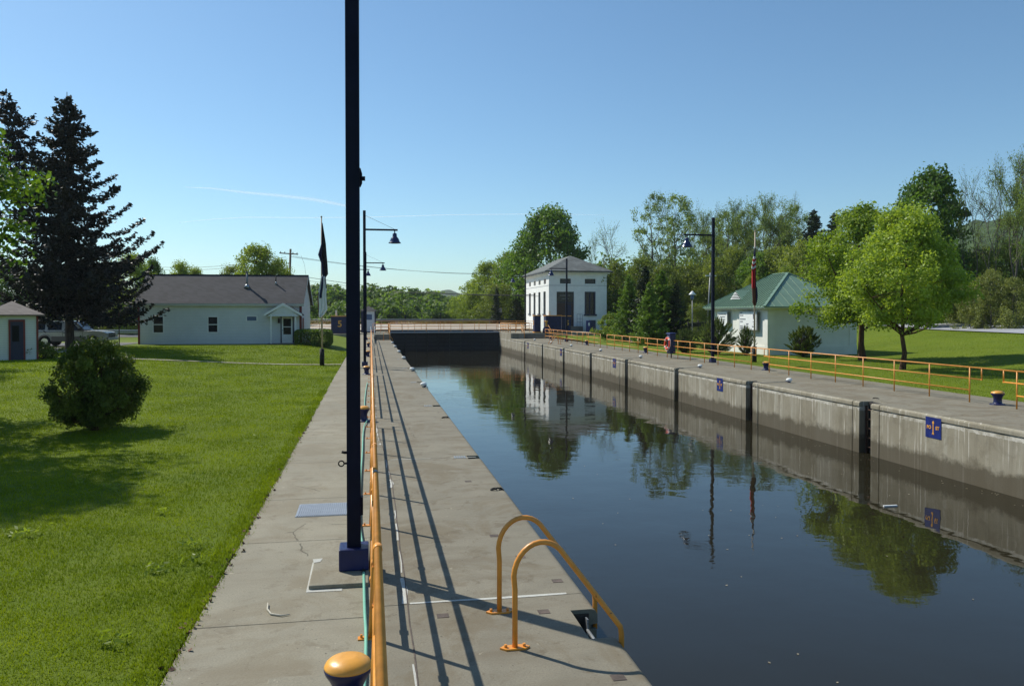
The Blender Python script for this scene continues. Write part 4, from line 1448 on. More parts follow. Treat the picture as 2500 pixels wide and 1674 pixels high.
def gapidx(posts, bol): return [k for k in range(len(posts) - 1) if any(posts[k] - .1 <= b < posts[k + 1] - .1 for b in bol)]


rl = railing('orange_railing', 0.045, postsL, gapidx(postsL, bollL), 'long orange pipe railing between the sidewalk and the left lock deck', lean=.05,
             sleeves=[(5.8, RH), (10.33, RH), (15.9, RH), (21.5, RH), (27, RH), (6.6, RM), (9.3, RM), (12.9, RM), (7.3, RB), (11.5, RB)])
MB().tube([(0, 8.50 - postsL[0], RH), (0, 8.60 - postsL[0], RH)], .0305, 12).build('grey_tape', M['grey'], rl)
postsR = [10.9, 12.8, 14.7, 16.5, 18.4] + [20.25, 22.12, 23.96, 25.8, 27.65, 29.5, 31.33, 33.17, 34.97, 36.79, 38.65, 40.64, 42.42, 44.48, 46.4, 48.19, 49.96, 51.86, 53.81, 55.71, 57.44, 59.39, 61.35]
bollR = [21.36, 36.3, 52.5]
railing('orange_railing', 18.9, postsR, gapidx(postsR, bollR), 'near length of orange pipe railing on the right lock bank, carrying the life ring box', plates=False, r=.024)
postsR2 = [63.2, 65.03, 66.9, 68.87, 70.73, 72.7, 74.6, 76.5, 78.4, 80.3, 82.3, 84.3]
railing('orange_railing', 18.9, postsR2, gapidx(postsR2, [67.6]), 'far length of orange pipe railing on the right bank, beyond the open gap', plates=False, r=.024)

# ------------------------------------------------------------------ bollards
bt = thing('bollard', 'x', 'bollard', (-0.165, 5.62, 0.022), 0, 'navy and orange mooring bollards')
MB().lathe([(.225, 0), (.225, .022), (.205, .03), (.15, .035), (.125, .06), (.115, .14), (.122, .22), (.155, .285), (.183, .325), (.192, .352), (.19, .366)], n=36).build('drum', M['navy'], bt)
MB().lathe([(.1905, .3655), (.189, .376), (.176, .40), (.15, .421), (.11, .437), (.06, .446), (.0, .448)][:-1], n=36).build('cap', M['orange_top'], bt)
mb = MB()
for k in range(6):
    a = k * pi / 3 + .3
    mb.tube([(.185 * cos(a), .185 * sin(a), .02), (.185 * cos(a), .185 * sin(a), .045)], .013, 6)
mb.build('bolt_ring', M['navy'], bt)
bt.scale = (.88, .88, .92)
bt['label'] = 'large orange-topped navy bollard at the bottom edge, beside the green hose'
for k, y in enumerate(bollL[1:], 1):
    dup(bt, (-0.2, y, 0), k * .7, ['', 'second', 'third', 'fourth', 'fifth', 'sixth'][k] + ' orange-topped navy bollard along the sidewalk, counted from the camera')
for k, (x, y) in enumerate([(19.25, 21.36), (19.55, 36.5), (19.6, 54.2), (19.2, 68.5), (19.0, 81.8)]):
    dup(bt, (x, y, 0), k * .5, ORD[k] + ' orange-topped bollard behind the railing gaps on the right bank', 1.0)

# ------------------------------------------------------------------ canal lamps
LT, LA = 8.4, 7.38


def canal_lamp(loc, sgn, label, first=False, plinth=False):
    t = thing('canal_lamp', label, 'lamp post', loc, 0, 'navy lamp posts along the lock')
    MB().box(-.075, .075, -.075, .075, .2, LT).build('pole', M['navy_pole'], t, bevel=.006)
    b = MB(); b.box(-.16, .16, -.16, .16, 0.0, .235); b.build('base_box', M['navy_box'], t, bevel=.012)
    a = MB(); a.box(min(.076 * sgn, 1.78 * sgn), max(.076 * sgn, 1.78 * sgn), -.04, .04, LA - .045, LA + .045); a.build('arm', M['navy_pole'], t)
    c = MB()
    for p, q, r in [((.0, 0, LA - .045), (0, 0, LA - .19), .03)]:
        c.tube([(1.62 * sgn + p[0], 0, p[2]), (1.62 * sgn, 0, q[2])], r, 8)
    c.build('stem', M['navy_pole'], t)
    sh = MB()
    sh.lathe([(.03, -.16), (.07, -.17), (.115, -.21), (.118, -.33), (.135, -.38), (.20, -.44), (.245, -.54), (.27, -.63), (.335, -.69), (.345, -.71), (.33, -.715), (.26, -.66), (.1, -.50)], (1.62 * sgn, 0, LA), 20)
    sh.build('bell_shade', M['navy_lamp'], t)
    MB().lathe([(.02, -.52), (.10, -.54), (.13, -.60), (.10, -.655), (.02, -.67)], (1.62 * sgn, 0, LA), 12).build('bulb_glass', M['white'], t)
    MB().tube([(.078 * sgn, 0, LT - .28), (1.6 * sgn, 0, LA + .045)], .008, 5).build('stay_wire', M['wire'], t)
    h = MB(); h.box(.074, .10, -.05, .05, .58, .78); h.build('hand_hole_cover', M['navy_pole'], t)
    return t


M['navy_box'] = paint('blue_base_paint', (0.010, 0.016, 0.088), 0.4, 0.2, 4, 0.4, 0, 0.06, chips=.02)
M['navy_lamp'] = paint('glossy_navy_enamel', (0.010, 0.020, 0.085), 0.2, 0.1, 4, 0.6)
l0 = canal_lamp((-0.19, 8.83, .045), 1, 'nearest canal lamp post, its thick dark pole crossing the view from a blue base')
# its fittings: ring bolts, knob and conduit box
mb = MB()
mb.tube([(-.075, 0, 1.27), (-.10, 0, 1.27), (-.13, 0, 1.28)], .016, 6)
mb.build('knob', M['black'], l0)
mb = MB(); mb.tube([(-.075, 0, 1.15), (-.11, 0, 1.15)], .012, 6)
pts = [(-.135 + .03 * cos(a), 0, 1.15 + .03 * sin(a)) for a in lin(0, 2 * pi, 12)]
mb.tube(pts, .008, 6, cap=False)
mb.build('ring_bolt', M['black'], l0)
mb = MB(); mb.tube([(.07, 0, 4.29), (.135, 0, 4.29)], .025, 8); mb.tube([(.07, 0, 4.20), (.088, 0, 4.24), (.088, 0, 4.34), (.07, 0, 4.40)], .018, 6)
mb.build('photocell', M['navy_pole'], l0)
canal_lamp((-.32, 43.2, 0), 1, 'second canal lamp post on the left bank, its bell lamp reaching over the lock')
canal_lamp((-.45, 76.3, .3), 1, 'third canal lamp post on the left bank, seen just right of the second pole')
canal_lamp((-1.9, 93.5, .6), 1, 'fourth canal lamp post on the left bank, mostly hidden behind the nearest pole')
canal_lamp((19.57, 42.8, 0), -1, 'canal lamp post on the right bank in front of the tall locust trees')
canal_lamp((19.55, 77.3, 0), -1, 'canal lamp post standing in front of the powerhouse door')
canal_lamp((19.6, 99.2, .2), -1, 'canal lamp post at the left corner of the powerhouse')
canal_lamp((13.2, 150, -5.4), -1, 'canal lamp post beyond the lock gate, its bell just above the bridge railing')
canal_lamp((6.6, 152, -5.8), -1, 'faint canal lamp post far beyond the lock gate, left of its neighbour')

# ------------------------------------------------------------------ near ladder handrails, niche ladder
def hoop(y, label, x0=1.2, extra=0.0):
    t = thing('ladder_handrail', label, 'handrail', (x0, y, 0), 0, 'curved handrails of the lock ladders')
    pts = [(0, 0, 0), (0, 0, .50)]
    cx, cz, r = .235, .60, .245
    for k in range(0, 13):
        a = radians(176 - 11.6 * k)
        pts.append((cx + r * cos(a) * 1.0, 0, cz + r * sin(a) * 1.22))
    lx, lz = pts[-1][0], pts[-1][2]
    pts += [(.60, 0, .56), (.86, 0, .22), (.935, 0, .12), (.945, 0, .06), (.945, 0, -.22)]
    MB().tube(pts, .024, 12).build('pipe', M['orange'], t)
    p = MB()
    p.prism([(-.13, .0), (-.085, -.045), (.085, -.045), (.13, .0), (.085, .045), (-.085, .045)], 'z', 0.0, .016)
    for sx in (-.08, .08): p.tube([(sx, 0, .015), (sx, 0, .04)], .014, 6)
    p.build('foot_plate', M['orange'], t)
    return t


h1 = hoop(7.34, 'farther curved orange handrail of the near lock ladder')
h2 = hoop(6.52, 'nearer curved orange handrail of the near lock ladder, fully in view')
t = thing('lock_ladder', 'galvanised ladder set in the square niche beside the orange handrails', 'ladder', (2.02, 6.93, 0))
mb = MB()
for yy in (-.27, .27): mb.box(-.005, .012, yy - .035, yy + .035, -2.4, -.06)
mb.build('side_rail', M['galv'], t)
mb = MB()
for k in range(8): mb.tube([(.003, -.27, -.16 - .3 * k), (.003, .27, -.16 - .3 * k)], .016, 8)
mb.build('rung', M['galv'], t)
f = MB(); f.tube([(.1, -.33, -.12), (.1, -.33, -2.4)], .05, 10); f.build('rubber_fender', M['navy'], t)
h3 = hoop(84.4, 'small curved orange handrail at the far end of the left lock deck', x0=1.35)
h4 = hoop(0, 'first curved handrail of the ladder on the right wall near the powerhouse')
h4.location = (17.2, 71.1, 0); h4.rotation_euler = (0, 0, pi)
h5 = hoop(0, 'second curved handrail of the ladder on the right wall near the powerhouse')
h5.location = (17.2, 70.2, 0); h5.rotation_euler = (0, 0, pi)
# ladders inside the right-wall niches
for k, c in enumerate(RN):
    t = thing('niche_ladder', ORD[k] + ' ladder recessed in the right lock wall, counted from the camera', 'ladder', (XR + .22, c, 0), 0, 'recessed ladders of the right lock wall')
    mb = MB()
    for yy in (-.22, .24): mb.box(-.02, .02, yy - .03, yy + .03, -3, -.12)
    mb.build('side_rail', M['rust'], t)
    mb = MB()
    for q in range(9): mb.tube([(0, -.2, -.25 - .3 * q), (0, .22, -.25 - .3 * q)], .014, 6)
    mb.build('rung', M['rust'], t)
# grates beside the left niches
for k, y in enumerate([15.44, 24.24, 32.6, 41.05, 49.7]):
    o = MB()
    for q in range(5): o.box(1.62 + q * .048, 1.645 + q * .048, y - .12, y + .12, 0.001, .010)
    ob = o.build('deck_grate', M['galv'])
    tag(ob, ORD[k] + ' striped metal foot grate let into the left deck edge', 'grate', 'foot grates of the left deck')
# big grate in the sidewalk
t = thing('sidewalk_grate', 'ribbed steel grate in the sidewalk left of the nearest lamp pole', 'grate', (-.68, 11.65, 0))
MB().box(-.37, .37, -.37, .37, .001, .008).build('frame', M['galv'], t)
mb = MB()
for q in range(24): mb.box(-.35 + q * .0295, -.335 + q * .0295, -.35, .35, .008, .016)
mb.build('bars', paint('grate_bars', (.34, .36, .39), .5, .08, 8, .5, .4), t)

# mooring rings
def mring(x, y, rz, label):
    t = thing('mooring_ring', label, 'mooring ring', (x, y, 0), rz, 'mooring rings on the lock deck')
    pts = [(-.06 + .045 * cos(a), .045 * sin(a), .022 + .012 * cos(a)) for a in lin(0, 2 * pi, 14)]
    MB().tube(pts, .011, 6, cap=False).build('ring', M['black'], t)
    mb = MB(); mb.tube([(-.02, 0, .01), (.0, 0, .035), (.06, .01, .03), (.09, .012, .005)], .014, 6); mb.box(.03, .11, -.02, .03, 0, .012)
    mb.build('staple', M['black'], t)
    return t


mring(2.0, 12.46, 0, 'nearest black mooring ring on the left deck edge')
mring(2.0, 21.34, .3, 'black mooring ring on the left deck edge, between two foot grates')
mring(16.6, 23.6, 2.6, 'black mooring ring above the nearest blue post sign on the right bank')
# white mooring buttons with ropes
def button(x, y, sgn, label, rope=True):
    t = thing('mooring_button', label, 'mooring button', (x, y, 0), 0, 'white mooring buttons with hanging ropes')
    mb = MB(); mb.lathe([(.07, 0), (.075, .05), (.11, .08), (.125, .12), (.11, .165), (.06, .19)], n=14)
    mb.build('button', M['white'], t)
    mb = MB(); mb.tube([(.02 * sgn, -.12, .03), (.1 * sgn, -.02, .07), (.09 * sgn, .1, .05)], .025, 6); mb.build('rope_turn', M['navy'], t)
    if rope:
        e = (XL + .02) - x if sgn > 0 else (XR - .02) - x
        MB().tube([(.08 * sgn, 0, .05), (e * .6, -.03, .03), (e * .92, -.03, .02), (e, -.03, -.08), (e, -.03, -1.0), (e, -.03, WZ - .1)], .014, 6).build('rope', M['rope'], t)
    return t


for k, y in enumerate([30.4, 38.9, 49.1, 57.4, 66.4, 74.9]): button(2.0, y, 1, ORD[k] + ' white mooring button along the left deck edge')
for k, y in enumerate([29.72, 38.59, 47.74, 56.6, 65.35, 72.9, 80.6]): button(16.95, y, -1, ORD[k] + ' white mooring button on the right lock deck')

# hose
hp = [(-.02, 4.6), (.03, 6.04), (.035, 6.92), (.02, 7.49), (.0, 8.68), (-.01, 9.4), (-.07, 10.6), (-.09, 12), (-.095, 14), (-.09, 16), (-.1, 18.5), (-.08, 20), (-.02, 20.9), (-.06, 22), (-.11, 25), (-.1, 29), (-.05, 33)]
sp_ = []
for i in range(len(hp) - 1):
    for k in range(4):
        u = k / 4
        p = [hp[max(0, i - 1)], hp[i], hp[i + 1], hp[min(len(hp) - 1, i + 2)]]
        f_ = lambda a, b, c, d: .5 * ((2 * b) + (-a + c) * u + (2 * a - 5 * b + 4 * c - d) * u * u + (-a + 3 * b - 3 * c + d) * u ** 3)
        sp_.append((f_(*[q[0] for q in p]) - .085, f_(*[q[1] for q in p]), .045))
t = thing('garden_hose', 'mint green garden hose lying along the foot of the left railing', 'hose')
MB().tube(sp_, .0145, 8).build('hose', M['hose'], t)
MB().tube([(.0 - .085, 8.60, .045), (.0 - .085, 8.76, .045)], .022, 8).build('splice', M['black'], t)
# sidewalk twig
tag(MB().tube([(-1.00, 7.93, .02), (-.985, 7.78, .014), (-.94, 7.66, .012), (-.84, 7.6, .012), (-.76, 7.62, .01)], [.006, .009, .009, .008, .004], 6).build('twig', M['rope']), 'pale curved twig lying on the sidewalk', 'twig')
tag(MB().box(11.75, 12.1, 16.36, 16.40, WZ + .001, WZ + .03).build('floating_stick', M['white']), 'small white stick floating on the water in front of the right wall', 'litter')

# ------------------------------------------------------------------ POST signs
pm_ = text_mesh('PO', .135, M['orange_top'], .003, .004)
ps_ = text_mesh('ST', .135, M['orange_top'], .003, .004)
for k, (yc, zc) in enumerate([(19.54, -.49), (33.23, -.5), (48.87, -.5), (63.4, -.5), (77.3, -.5)]):
    t = thing('post_sign', ['nearest', 'second', 'third', 'fourth', 'farthest'][k] + ' blue arrow plate marked POST on the right lock wall', 'sign', (XR + .008, yc, zc + .13), 0, 'blue POST plates of the right lock wall')
    MB().box(-.012, 0, -.31, .31, -.29, .29).build('plate', M['blue'], t)
    for me_, yy in ((pm_, .165), (ps_, -.17)):
        o = link(bpy.data.objects.new('lettering', me_), t)
        o.rotation_euler = (pi / 2, 0, -pi / 2); o.location = (-.016, yy, .0)
    mb = MB()
    mb.box(-.017, -.0125, -.016, .016, -.15, .13)
    mb.prism([(-.04, .12), (.04, .12), (.03, .17), (0, .20), (-.03, .17)], 'x', -.0175, -.0123)
    mb.prism([(-.04, -.20), (0, -.17), (.04, -.20), (.03, -.13), (-.03, -.13)], 'x', -.0175, -.0123)
    mb.build('arrow', M['orange_top'], t)

# ------------------------------------------------------------------ life ring box
t = thing('life_ring_box', 'navy cabinet on the right railing holding an orange life ring', 'life ring station', (18.72, 47.4, 0))
mb = MB(); mb.box(-.05, .32, -.28, .28, .30, 1.56); mb.build('cabinet', M['navy'], t, bevel=.02)
mb = MB(); mb.prism([(-.1, 1.56), (.36, 1.56), (.34, 1.62), (-.07, 1.60)], 'y', -.31, .31); mb.build('hood', M['blue'], t)
MB().tube([(.14, 0, 0), (.14, 0, .3)], .04, 8).build('foot', M['rust'], t)
lr = thing('life_ring', 'orange life ring with white bands hung on the navy cabinet', 'life ring', (18.60, 47.36, .93), 0)
lr.rotation_euler = (0, radians(4), radians(6))
lr.location = (18.59, 47.4, .93)
lr.scale = (.88, .88, .92)
mb = MB()
N1, N2, R1, r1 = 48, 12, .36, .085
for i in range(N1):
    a = 2 * pi * i / N1
    for k in range(N2):
        b_ = 2 * pi * k / N2
        mb.v.append((r1 * sin(b_) * .8, (R1 + r1 * cos(b_)) * cos(a), (R1 + r1 * cos(b_)) * sin(a)))
for i in range(N1):
    for k in range(N2):
        i2, k2 = (i + 1) % N1, (k + 1) % N2
        mb.f.append((i * N2 + k, i2 * N2 + k, i2 * N2 + k2, i * N2 + k2)); mb.m.append(0); mb.sm.append(True)
mb.build('ring', M['lifered'], lr)
for q in range(4):
    a0 = q * pi / 2 + pi / 4
    bnd = MB()
    pts = [(0, R1 * cos(a0 + d), R1 * sin(a0 + d)) for d in (-.12, 0, .12)]
    bnd.tube(pts, r1 * 1.03, 12); bnd.build('white_band', M['white'], lr)
bnd = MB()
for q in range(4):
    a0 = q * pi / 2 + pi / 4
    pts = [(0, (R1 + .11 + .02 * sin(pi * u)) * cos(a0 + u * pi / 2), (R1 + .11 + .02 * sin(pi * u)) * sin(a0 + u * pi / 2)) for u in lin(0, 1, 6)]
    bnd.tube(pts, .012, 5)
bnd.build('grab_line', M['white'], lr)

# ------------------------------------------------------------------ far gate, walkway, bridge
t = thing('lock_gate', 'black steel mitre gate closing the far end of the lock', 'lock gate', (8.85, 95.5, 0))
for sg, nm in ((-1, 0), (1, 0)):
    mb = MB()
    A, B = Vector((sg * 6.72, 0, 0)), Vector((0, 1.3, 0))
    d = (B - A); L = d.length; d.normalize(); nn = Vector((-d.y, d.x, 0)) * (1 if sg < 0 else -1)
    mid = (A + B) / 2
    mb.obox((mid.x, mid.y, -1.2), d, L / 2, nn, .22, (0, 0, 1), 1.72)
    for z in (-1.4, -.95, -.5, -.05):
        mb.obox((mid.x - nn.x * 0, mid.y - .30, z), d, L / 2, nn, .1, (0, 0, 1), .05)
    for k in range(5):
        c = A + d * (L * (k + .5) / 5)
        mb.obox((c.x, c.y - .30, -.9), d, .05, nn, .09, (0, 0, 1), 1.4)
    mb.build('gate_leaf', M['gate'], t)
mb = MB(); mb.box(-6.7, 6.7, -.45, .55, .53, .60); mb.build('walkway_edge', M['white'], t)
mb = MB(); mb.box(-6.75, 6.75, -.40, .95, .602, .66); mb.build('walkway_deck', M['navytrim'], t)


def fence_rail(name, pts, label, h=1.1, step=1.4, mat='orange', rails=(1.1, .74, .38), r=.026, cat='railing', group=None):
    t = thing(name, label, cat, pts[0], 0, group)
    P0 = Vector(pts[0])
    for rz_ in rails:
        mb = MB()
        for p, q in zip(pts[:-1], pts[1:]):
            mb.tube([Vector(p) - P0 + Vector((0, 0, rz_)), Vector(q) - P0 + Vector((0, 0, rz_))], r, 6)
        mb.build('rail', M[mat], t)
    pmsh = MB().tube([(0, 0, 0), (0, 0, h)], r, 6).mesh('post', M[mat])
    for p, q in zip(pts[:-1], pts[1:]):
        L = (Vector(q) - Vector(p)).length; n_ = max(1, int(L / step + .5))
        for k in range(n_ + 1):
            o = link(bpy.data.objects.new('post', pmsh), t); o.location = Vector(p) + (Vector(q) - Vector(p)) * (k / n_) - P0
    return t


fence_rail('orange_railing', [(2.3, 95.1, .62), (15.4, 95.1, .62)], 'orange railing on the near side of the gate walkway')
fence_rail('orange_railing', [(2.3, 96.4, .62), (15.4, 96.4, .62)], 'orange railing on the far side of the gate walkway', step=2.1)
fence_rail('orange_railing', [(2.05, 89.2, .6), (2.05, 94.9, .6)], 'orange railing along the water edge of the left gate platform')
fence_rail('orange_railing', [(.25, 88.3, .6), (.25, 91.5, .6), (2.0, 91.5, .6)], 'orange railing beside the small white booth', step=.9)
fence_rail('orange_railing', [(-7.5, 97, .6), (-1.7, 97, .6)], 'orange railing left of the booth on the gate platform')
fence_rail('orange_railing', [(15.7, 88.2, .6), (15.7, 95, .6)], 'orange railing along the water edge of the right gate platform', step=1.2)
fence_rail('orange_railing', [(15.9, 96.3, .6), (19.8, 96.3, .6)], 'orange railing across the right gate platform, far side', step=1.0)
fence_rail('orange_railing', [(16.1, 91.6, .6), (18.6, 91.6, .6)], 'short orange railing in the middle of the right gate platform', step=.8)


def stair_rail(x, y0, y1, z1, label):
    t = thing('stair_handrail', label, 'handrail', (x, y0, 0))
    for rz_ in (.95, .5):
        MB().tube([(0, 0, rz_), (0, y1 - y0, rz_ + z1), (0, y1 - y0 + .5, rz_ + z1)], .03, 6).build('rail', M['orange'], t)
    for yy, zz in ((0, 0), (y1 - y0, z1)):
        MB().tube([(0, yy, zz), (0, yy, zz + .97)], .03, 6).build('post', M['orange'], t)


stair_rail(17.1, 87.0, 88.7, .6, 'orange handrail on the canal side of the right stair')
stair_rail(20.2, 87.0, 88.7, .6, 'orange handrail on the landward side of the right stair')
stair_rail(2.0, 85.1, 86.6, .6, 'orange handrail on the canal side of the far left stair')
for x, y, lab in [(0.02, 84.9, 'pale round-topped end post where the left railing stops'), (.42, 86.0, 'pale post beside the far left stair')]:
    tag(MB().tube([(x, y, 0), (x, y, 1.45)], .04, 8).build('railing_end_post', M['cream']), lab, 'post')

s = MB()
s.add([(-30, 104, .70), (30, 104, .70), (30, 126, 1.18), (-30, 126, 1.18), (-30, 104, .3), (30, 104, .3), (30, 126, .5), (-30, 126, .5)],
      [(0, 1, 2, 3), (4, 7, 6, 5), (0, 4, 5, 1), (2, 6, 7, 3), (1, 5, 6, 2), (0, 3, 7, 4)])
br = thing('road_bridge', 'pale-decked road bridge crossing behind the lock gate', 'bridge')
s.build('deck', paint('bridge_deck_pale', (.42, .37, .30), .8, .1, .3), br)
s = MB(); s.box(-30, 30, 103.8, 104.0, -.6, .68); s.build('girder', M['gate'], br)
fence_rail('bridge_guard_rail', [(-20, 126, 1.15), (32, 126, 1.15)], 'grey metal guard rail along the far side of the road bridge', mat='grey', step=4.2, rails=(.75, .6, .45), h=.8, r=.06)
fence_rail('orange_railing', [(-14, 104.3, .72), (22, 104.3, .72)], 'long orange railing along the near side of the road bridge', step=2.6)

# machinery cabinets with the lock number
def cabinet(x, y, w_, d_, h_, z, label, five=None, fside='front', feat=True):
    t = thing('machinery_cabinet', label, 'cabinet', (x, y, z), 0, 'navy lock machinery cabinets')
    MB().box(-w_ / 2, w_ / 2, -d_ / 2, d_ / 2, .12, h_).build('body', M['navy'], t, bevel=.02)
    MB().box(-w_ / 2 - .06, w_ / 2 + .06, -d_ / 2 - .06, d_ / 2 + .06, h_, h_ + .09).build('lid', M['orange'], t)
    MB().box(-w_ / 2 - .04, w_ / 2 + .04, -d_ / 2 - .04, d_ / 2 + .04, 0, .12).build('base', M['orange'], t)
    if five is not None:
        fm = text_mesh('5', five, M['orange_top'], .01, .02)
        o = link(bpy.data.objects.new('numeral', fm), t)
        if fside == 'front':
            o.rotation_euler = (pi / 2, 0, 0); o.location = (fx_[0], -d_ / 2 - .012, h_ * .58)
        else:
            o.rotation_euler = (pi / 2, 0, -pi / 2); o.location = (-w_ / 2 - .012, 0, h_ * .58)
    return t


fx_ = [-.35]
cabinet(-3.05, 90.2, 2.6, 1.3, 2.0, .5, 'navy machinery cabinet with an orange 5, on the left bank behind the hedge', 1.0)
fx_ = [0.0]
tag(MB().box(-3.9, -3.7, 89.95, 90.2, 2.6, 3.2).build('vent_stub', M['cream']), 'small cream vent standing on the left machinery cabinet', 'vent')
cabinet(19.15, 89.9, .75, .9, 1.95, .6, 'narrow navy cabinet with a sideways 5, leftmost of the group before the powerhouse', .75, 'side')
cabinet(21.15, 90.4, 1.85, 1.3, 1.95, .6, 'widest navy cabinet of the group before the powerhouse, plain front')
fx_ = [.15]
cabinet(22.9, 91.2, 1.1, 1.0, 1.9, .6, 'navy cabinet with an orange 5 on its front, behind the middle lamp post', .8)
t = thing('capstan', 'yellow-topped navy capstan between the cabinets in front of the powerhouse', 'capstan', (20.05, 88.9, .6), 0)
MB().lathe([(.42, 0), (.42, .3), (.38, .5), (.28, .66), (.12, .72)], n=20).build('housing', M['navy'], t)
MB().lathe([(.16, .68), (.16, .82), (.10, .9), (.10, 1.15), (.2, 1.3), (.2, 1.42)], n=16).build('drum', M['orange_top'], t)
tag(MB().box(20.6, 20.9, 90.0, 90.3, 2.65, 3.15).build('vent_stub', M['cream']), 'small cream vent standing on the widest cabinet before the powerhouse', 'vent')
t = thing('control_cabinet', 'tall navy control box with a white notice, by the right wall of the powerhouse', 'cabinet', (27.3, 95.5, .35))
MB().box(-.15, .52, -.4, .4, 0, 1.66).build('body', M['navy'], t, bevel=.02)
MB().box(-.52, -.16, -.38, .38, 0, 1.60).build('door', M['blue'], t)
MB().box(-.46, -.26, -.40, -.385, .95, 1.35).build('notice', M['white'], t)

# lock booth
t = thing('lock_booth', 'small white operator booth with navy trim at the far left end of the lock', 'booth', (-.25, 94.4, .6))
MB().box(-.80, .72, -.75, .75, 0, 2.55).build('wall', M['white'], t)
mb = MB()
for x0, x1 in ((-.86, -.28), (.70, .83)): mb.box(x0, x1, -.79, .79, 0, 2.56)
mb.box(-.84, .8, -.77, .77, 0, .12)
mb.build('navy_trim', M['navytrim'], t)
mb = MB(); mb.add([(-1.0, -1.0, 2.56), (1.0, -1.0, 2.56), (1.0, 1.0, 2.56), (-1.0, 1.0, 2.56), (0, 0, 3.15)], [(0, 1, 4), (1, 2, 4), (2, 3, 4), (3, 0, 4), (3, 2, 1, 0)]); mb.build('roof', M['shingle'], t)
f = MB().box(-.26, .40, -.76, -.74, 1.5, 2.15).build('window', M['blueglass'], t)
# road signs beyond the gate
for k, (px, yt, lab) in enumerate([(1221, 752, 'small white road sign on a thin post in front of the slim spruce'), (1267, 750, 'small white road sign beside the powerhouse lamp post')]):
    x, y = at(px, 128)
    t = thing('road_sign', lab, 'sign', (x, y, .8), 0, 'road signs beyond the lock gate')
    MB().tube([(0, 0, -1), (0, 0, 2.6)], .05, 6).build('post', M['grey'], t)
    MB().box(-.28, .28, -.06, -.03, 2.2, 2.95).build('panel', M['grey'], t)


# ------------------------------------------------------------------ powerhouse
def hip(mb, x0, x1, y0, y1, z0, z1, oh, mi=0, th=.10):
    X0, X1, Y0, Y1 = x0 - oh, x1 + oh, y0 - oh, y1 + oh
    hw = (X1 - X0) / 2; xc = (X0 + X1) / 2
    ya, yb = Y0 + hw, Y1 - hw
    if yb < ya: ya = yb = (Y0 + Y1) / 2
    vs = [(X0, Y0, z0), (X1, Y0, z0), (X1, Y1, z0), (X0, Y1, z0), (xc, ya, z1), (xc, yb, z1), (X0, Y0, z0 - th), (X1, Y0, z0 - th), (X1, Y1, z0 - th), (X0, Y1, z0 - th)]
    fs = [(0, 1, 4), (1, 2, 5, 4), (2, 3, 5), (3, 0, 4, 5), (9, 8, 7, 6), (0, 6, 7, 1), (1, 7, 8, 2), (2, 8, 9, 3), (3, 9, 6, 0)]
    mb.add(vs, fs, mi)
    return xc, ya, yb


PX0, PX1, PY0, PY1 = 22.45, 30.13, 98.0, 112.9
ph = thing('powerhouse', 'tall white two-storey powerhouse with hipped slate roof at the far end of the lock', 'powerhouse', (0, 0, 0))
mb = MB()
# front wall with openings cut out of it: built from panels; x spans, z spans
def wall_openings(mb, axis, c, u0, u1, z0, z1, holes, depth, thick=.35):
    """wall plane at c; holes (ua,ub,za,zb); depth>0 inward; reveals modelled"""
    us = sorted(set([u0, u1] + [h[0] for h in holes] + [h[1] for h in holes]))
    zs = sorted(set([z0, z1] + [h[2] for h in holes] + [h[3] for h in holes]))
    for i in range(len(us) - 1):
        for j in range(len(zs) - 1):
            um, zm = (us[i] + us[i + 1]) / 2, (zs[j] + zs[j + 1]) / 2
            if any(h[0] < um < h[1] and h[2] < zm < h[3] for h in holes): continue
            if axis == 'y': mb.add([(us[i], c, zs[j]), (us[i + 1], c, zs[j]), (us[i + 1], c, zs[j + 1]), (us[i], c, zs[j + 1])], [(0, 1, 2, 3)])
            else: mb.add([(c, us[i], zs[j]), (c, us[i + 1], zs[j]), (c, us[i + 1], zs[j + 1]), (c, us[i], zs[j + 1])], [(0, 1, 2, 3)])
    for a, b_, za, zb in holes:
        for (p, q) in (((a, za), (b_, za)), ((b_, za), (b_, zb)), ((b_, zb), (a, zb)), ((a, zb), (a, za))):
            if axis == 'y': mb.add([(p[0], c, p[1]), (q[0], c, q[1]), (q[0], c + depth, q[1]), (p[0], c + depth, p[1])], [(0, 1, 2, 3)])
            else: mb.add([(c, p[0], p[1]), (c, q[0], q[1]), (c + depth, q[0], q[1]), (c + depth, p[0], p[1])], [(0, 1, 2, 3)])


ZB, ZT = .2, 7.95
fh = [(23.9, 25.35, 6.68, 7.31), (27.2, 28.65, 6.67, 7.31), (23.47, 25.77, 1.2, 5.64), (27.18, 28.63, 2.75, 5.66)]
lh = [(109.54, 110.9, 2.79, 5.72), (106.3, 107.67, 2.79, 5.72), (103.12, 104.45, 2.79, 5.72), (99.89, 101.3, 2.79, 5.72),
      (109.5, 110.8, 6.70, 7.36), (106.2, 107.5, 6.70, 7.36), (103.05, 104.3, 6.70, 7.36), (99.75, 101.05, 6.70, 7.36)]
wall_openings(mb, 'y', PY0, PX0, PX1, ZB, ZT, fh, .28)
wall_openings(mb, 'x', PX0, PY0, PY1, ZB, ZT, lh, .28)
mb.add([(PX1, PY0, ZB), (PX1, PY1, ZB), (PX1, PY1, ZT), (PX1, PY0, ZT)], [(0, 1, 2, 3)])
mb.add([(PX0, PY1, ZB), (PX1, PY1, ZB), (PX1, PY1, ZT), (PX0, PY1, ZT)], [(0, 1, 2, 3)])
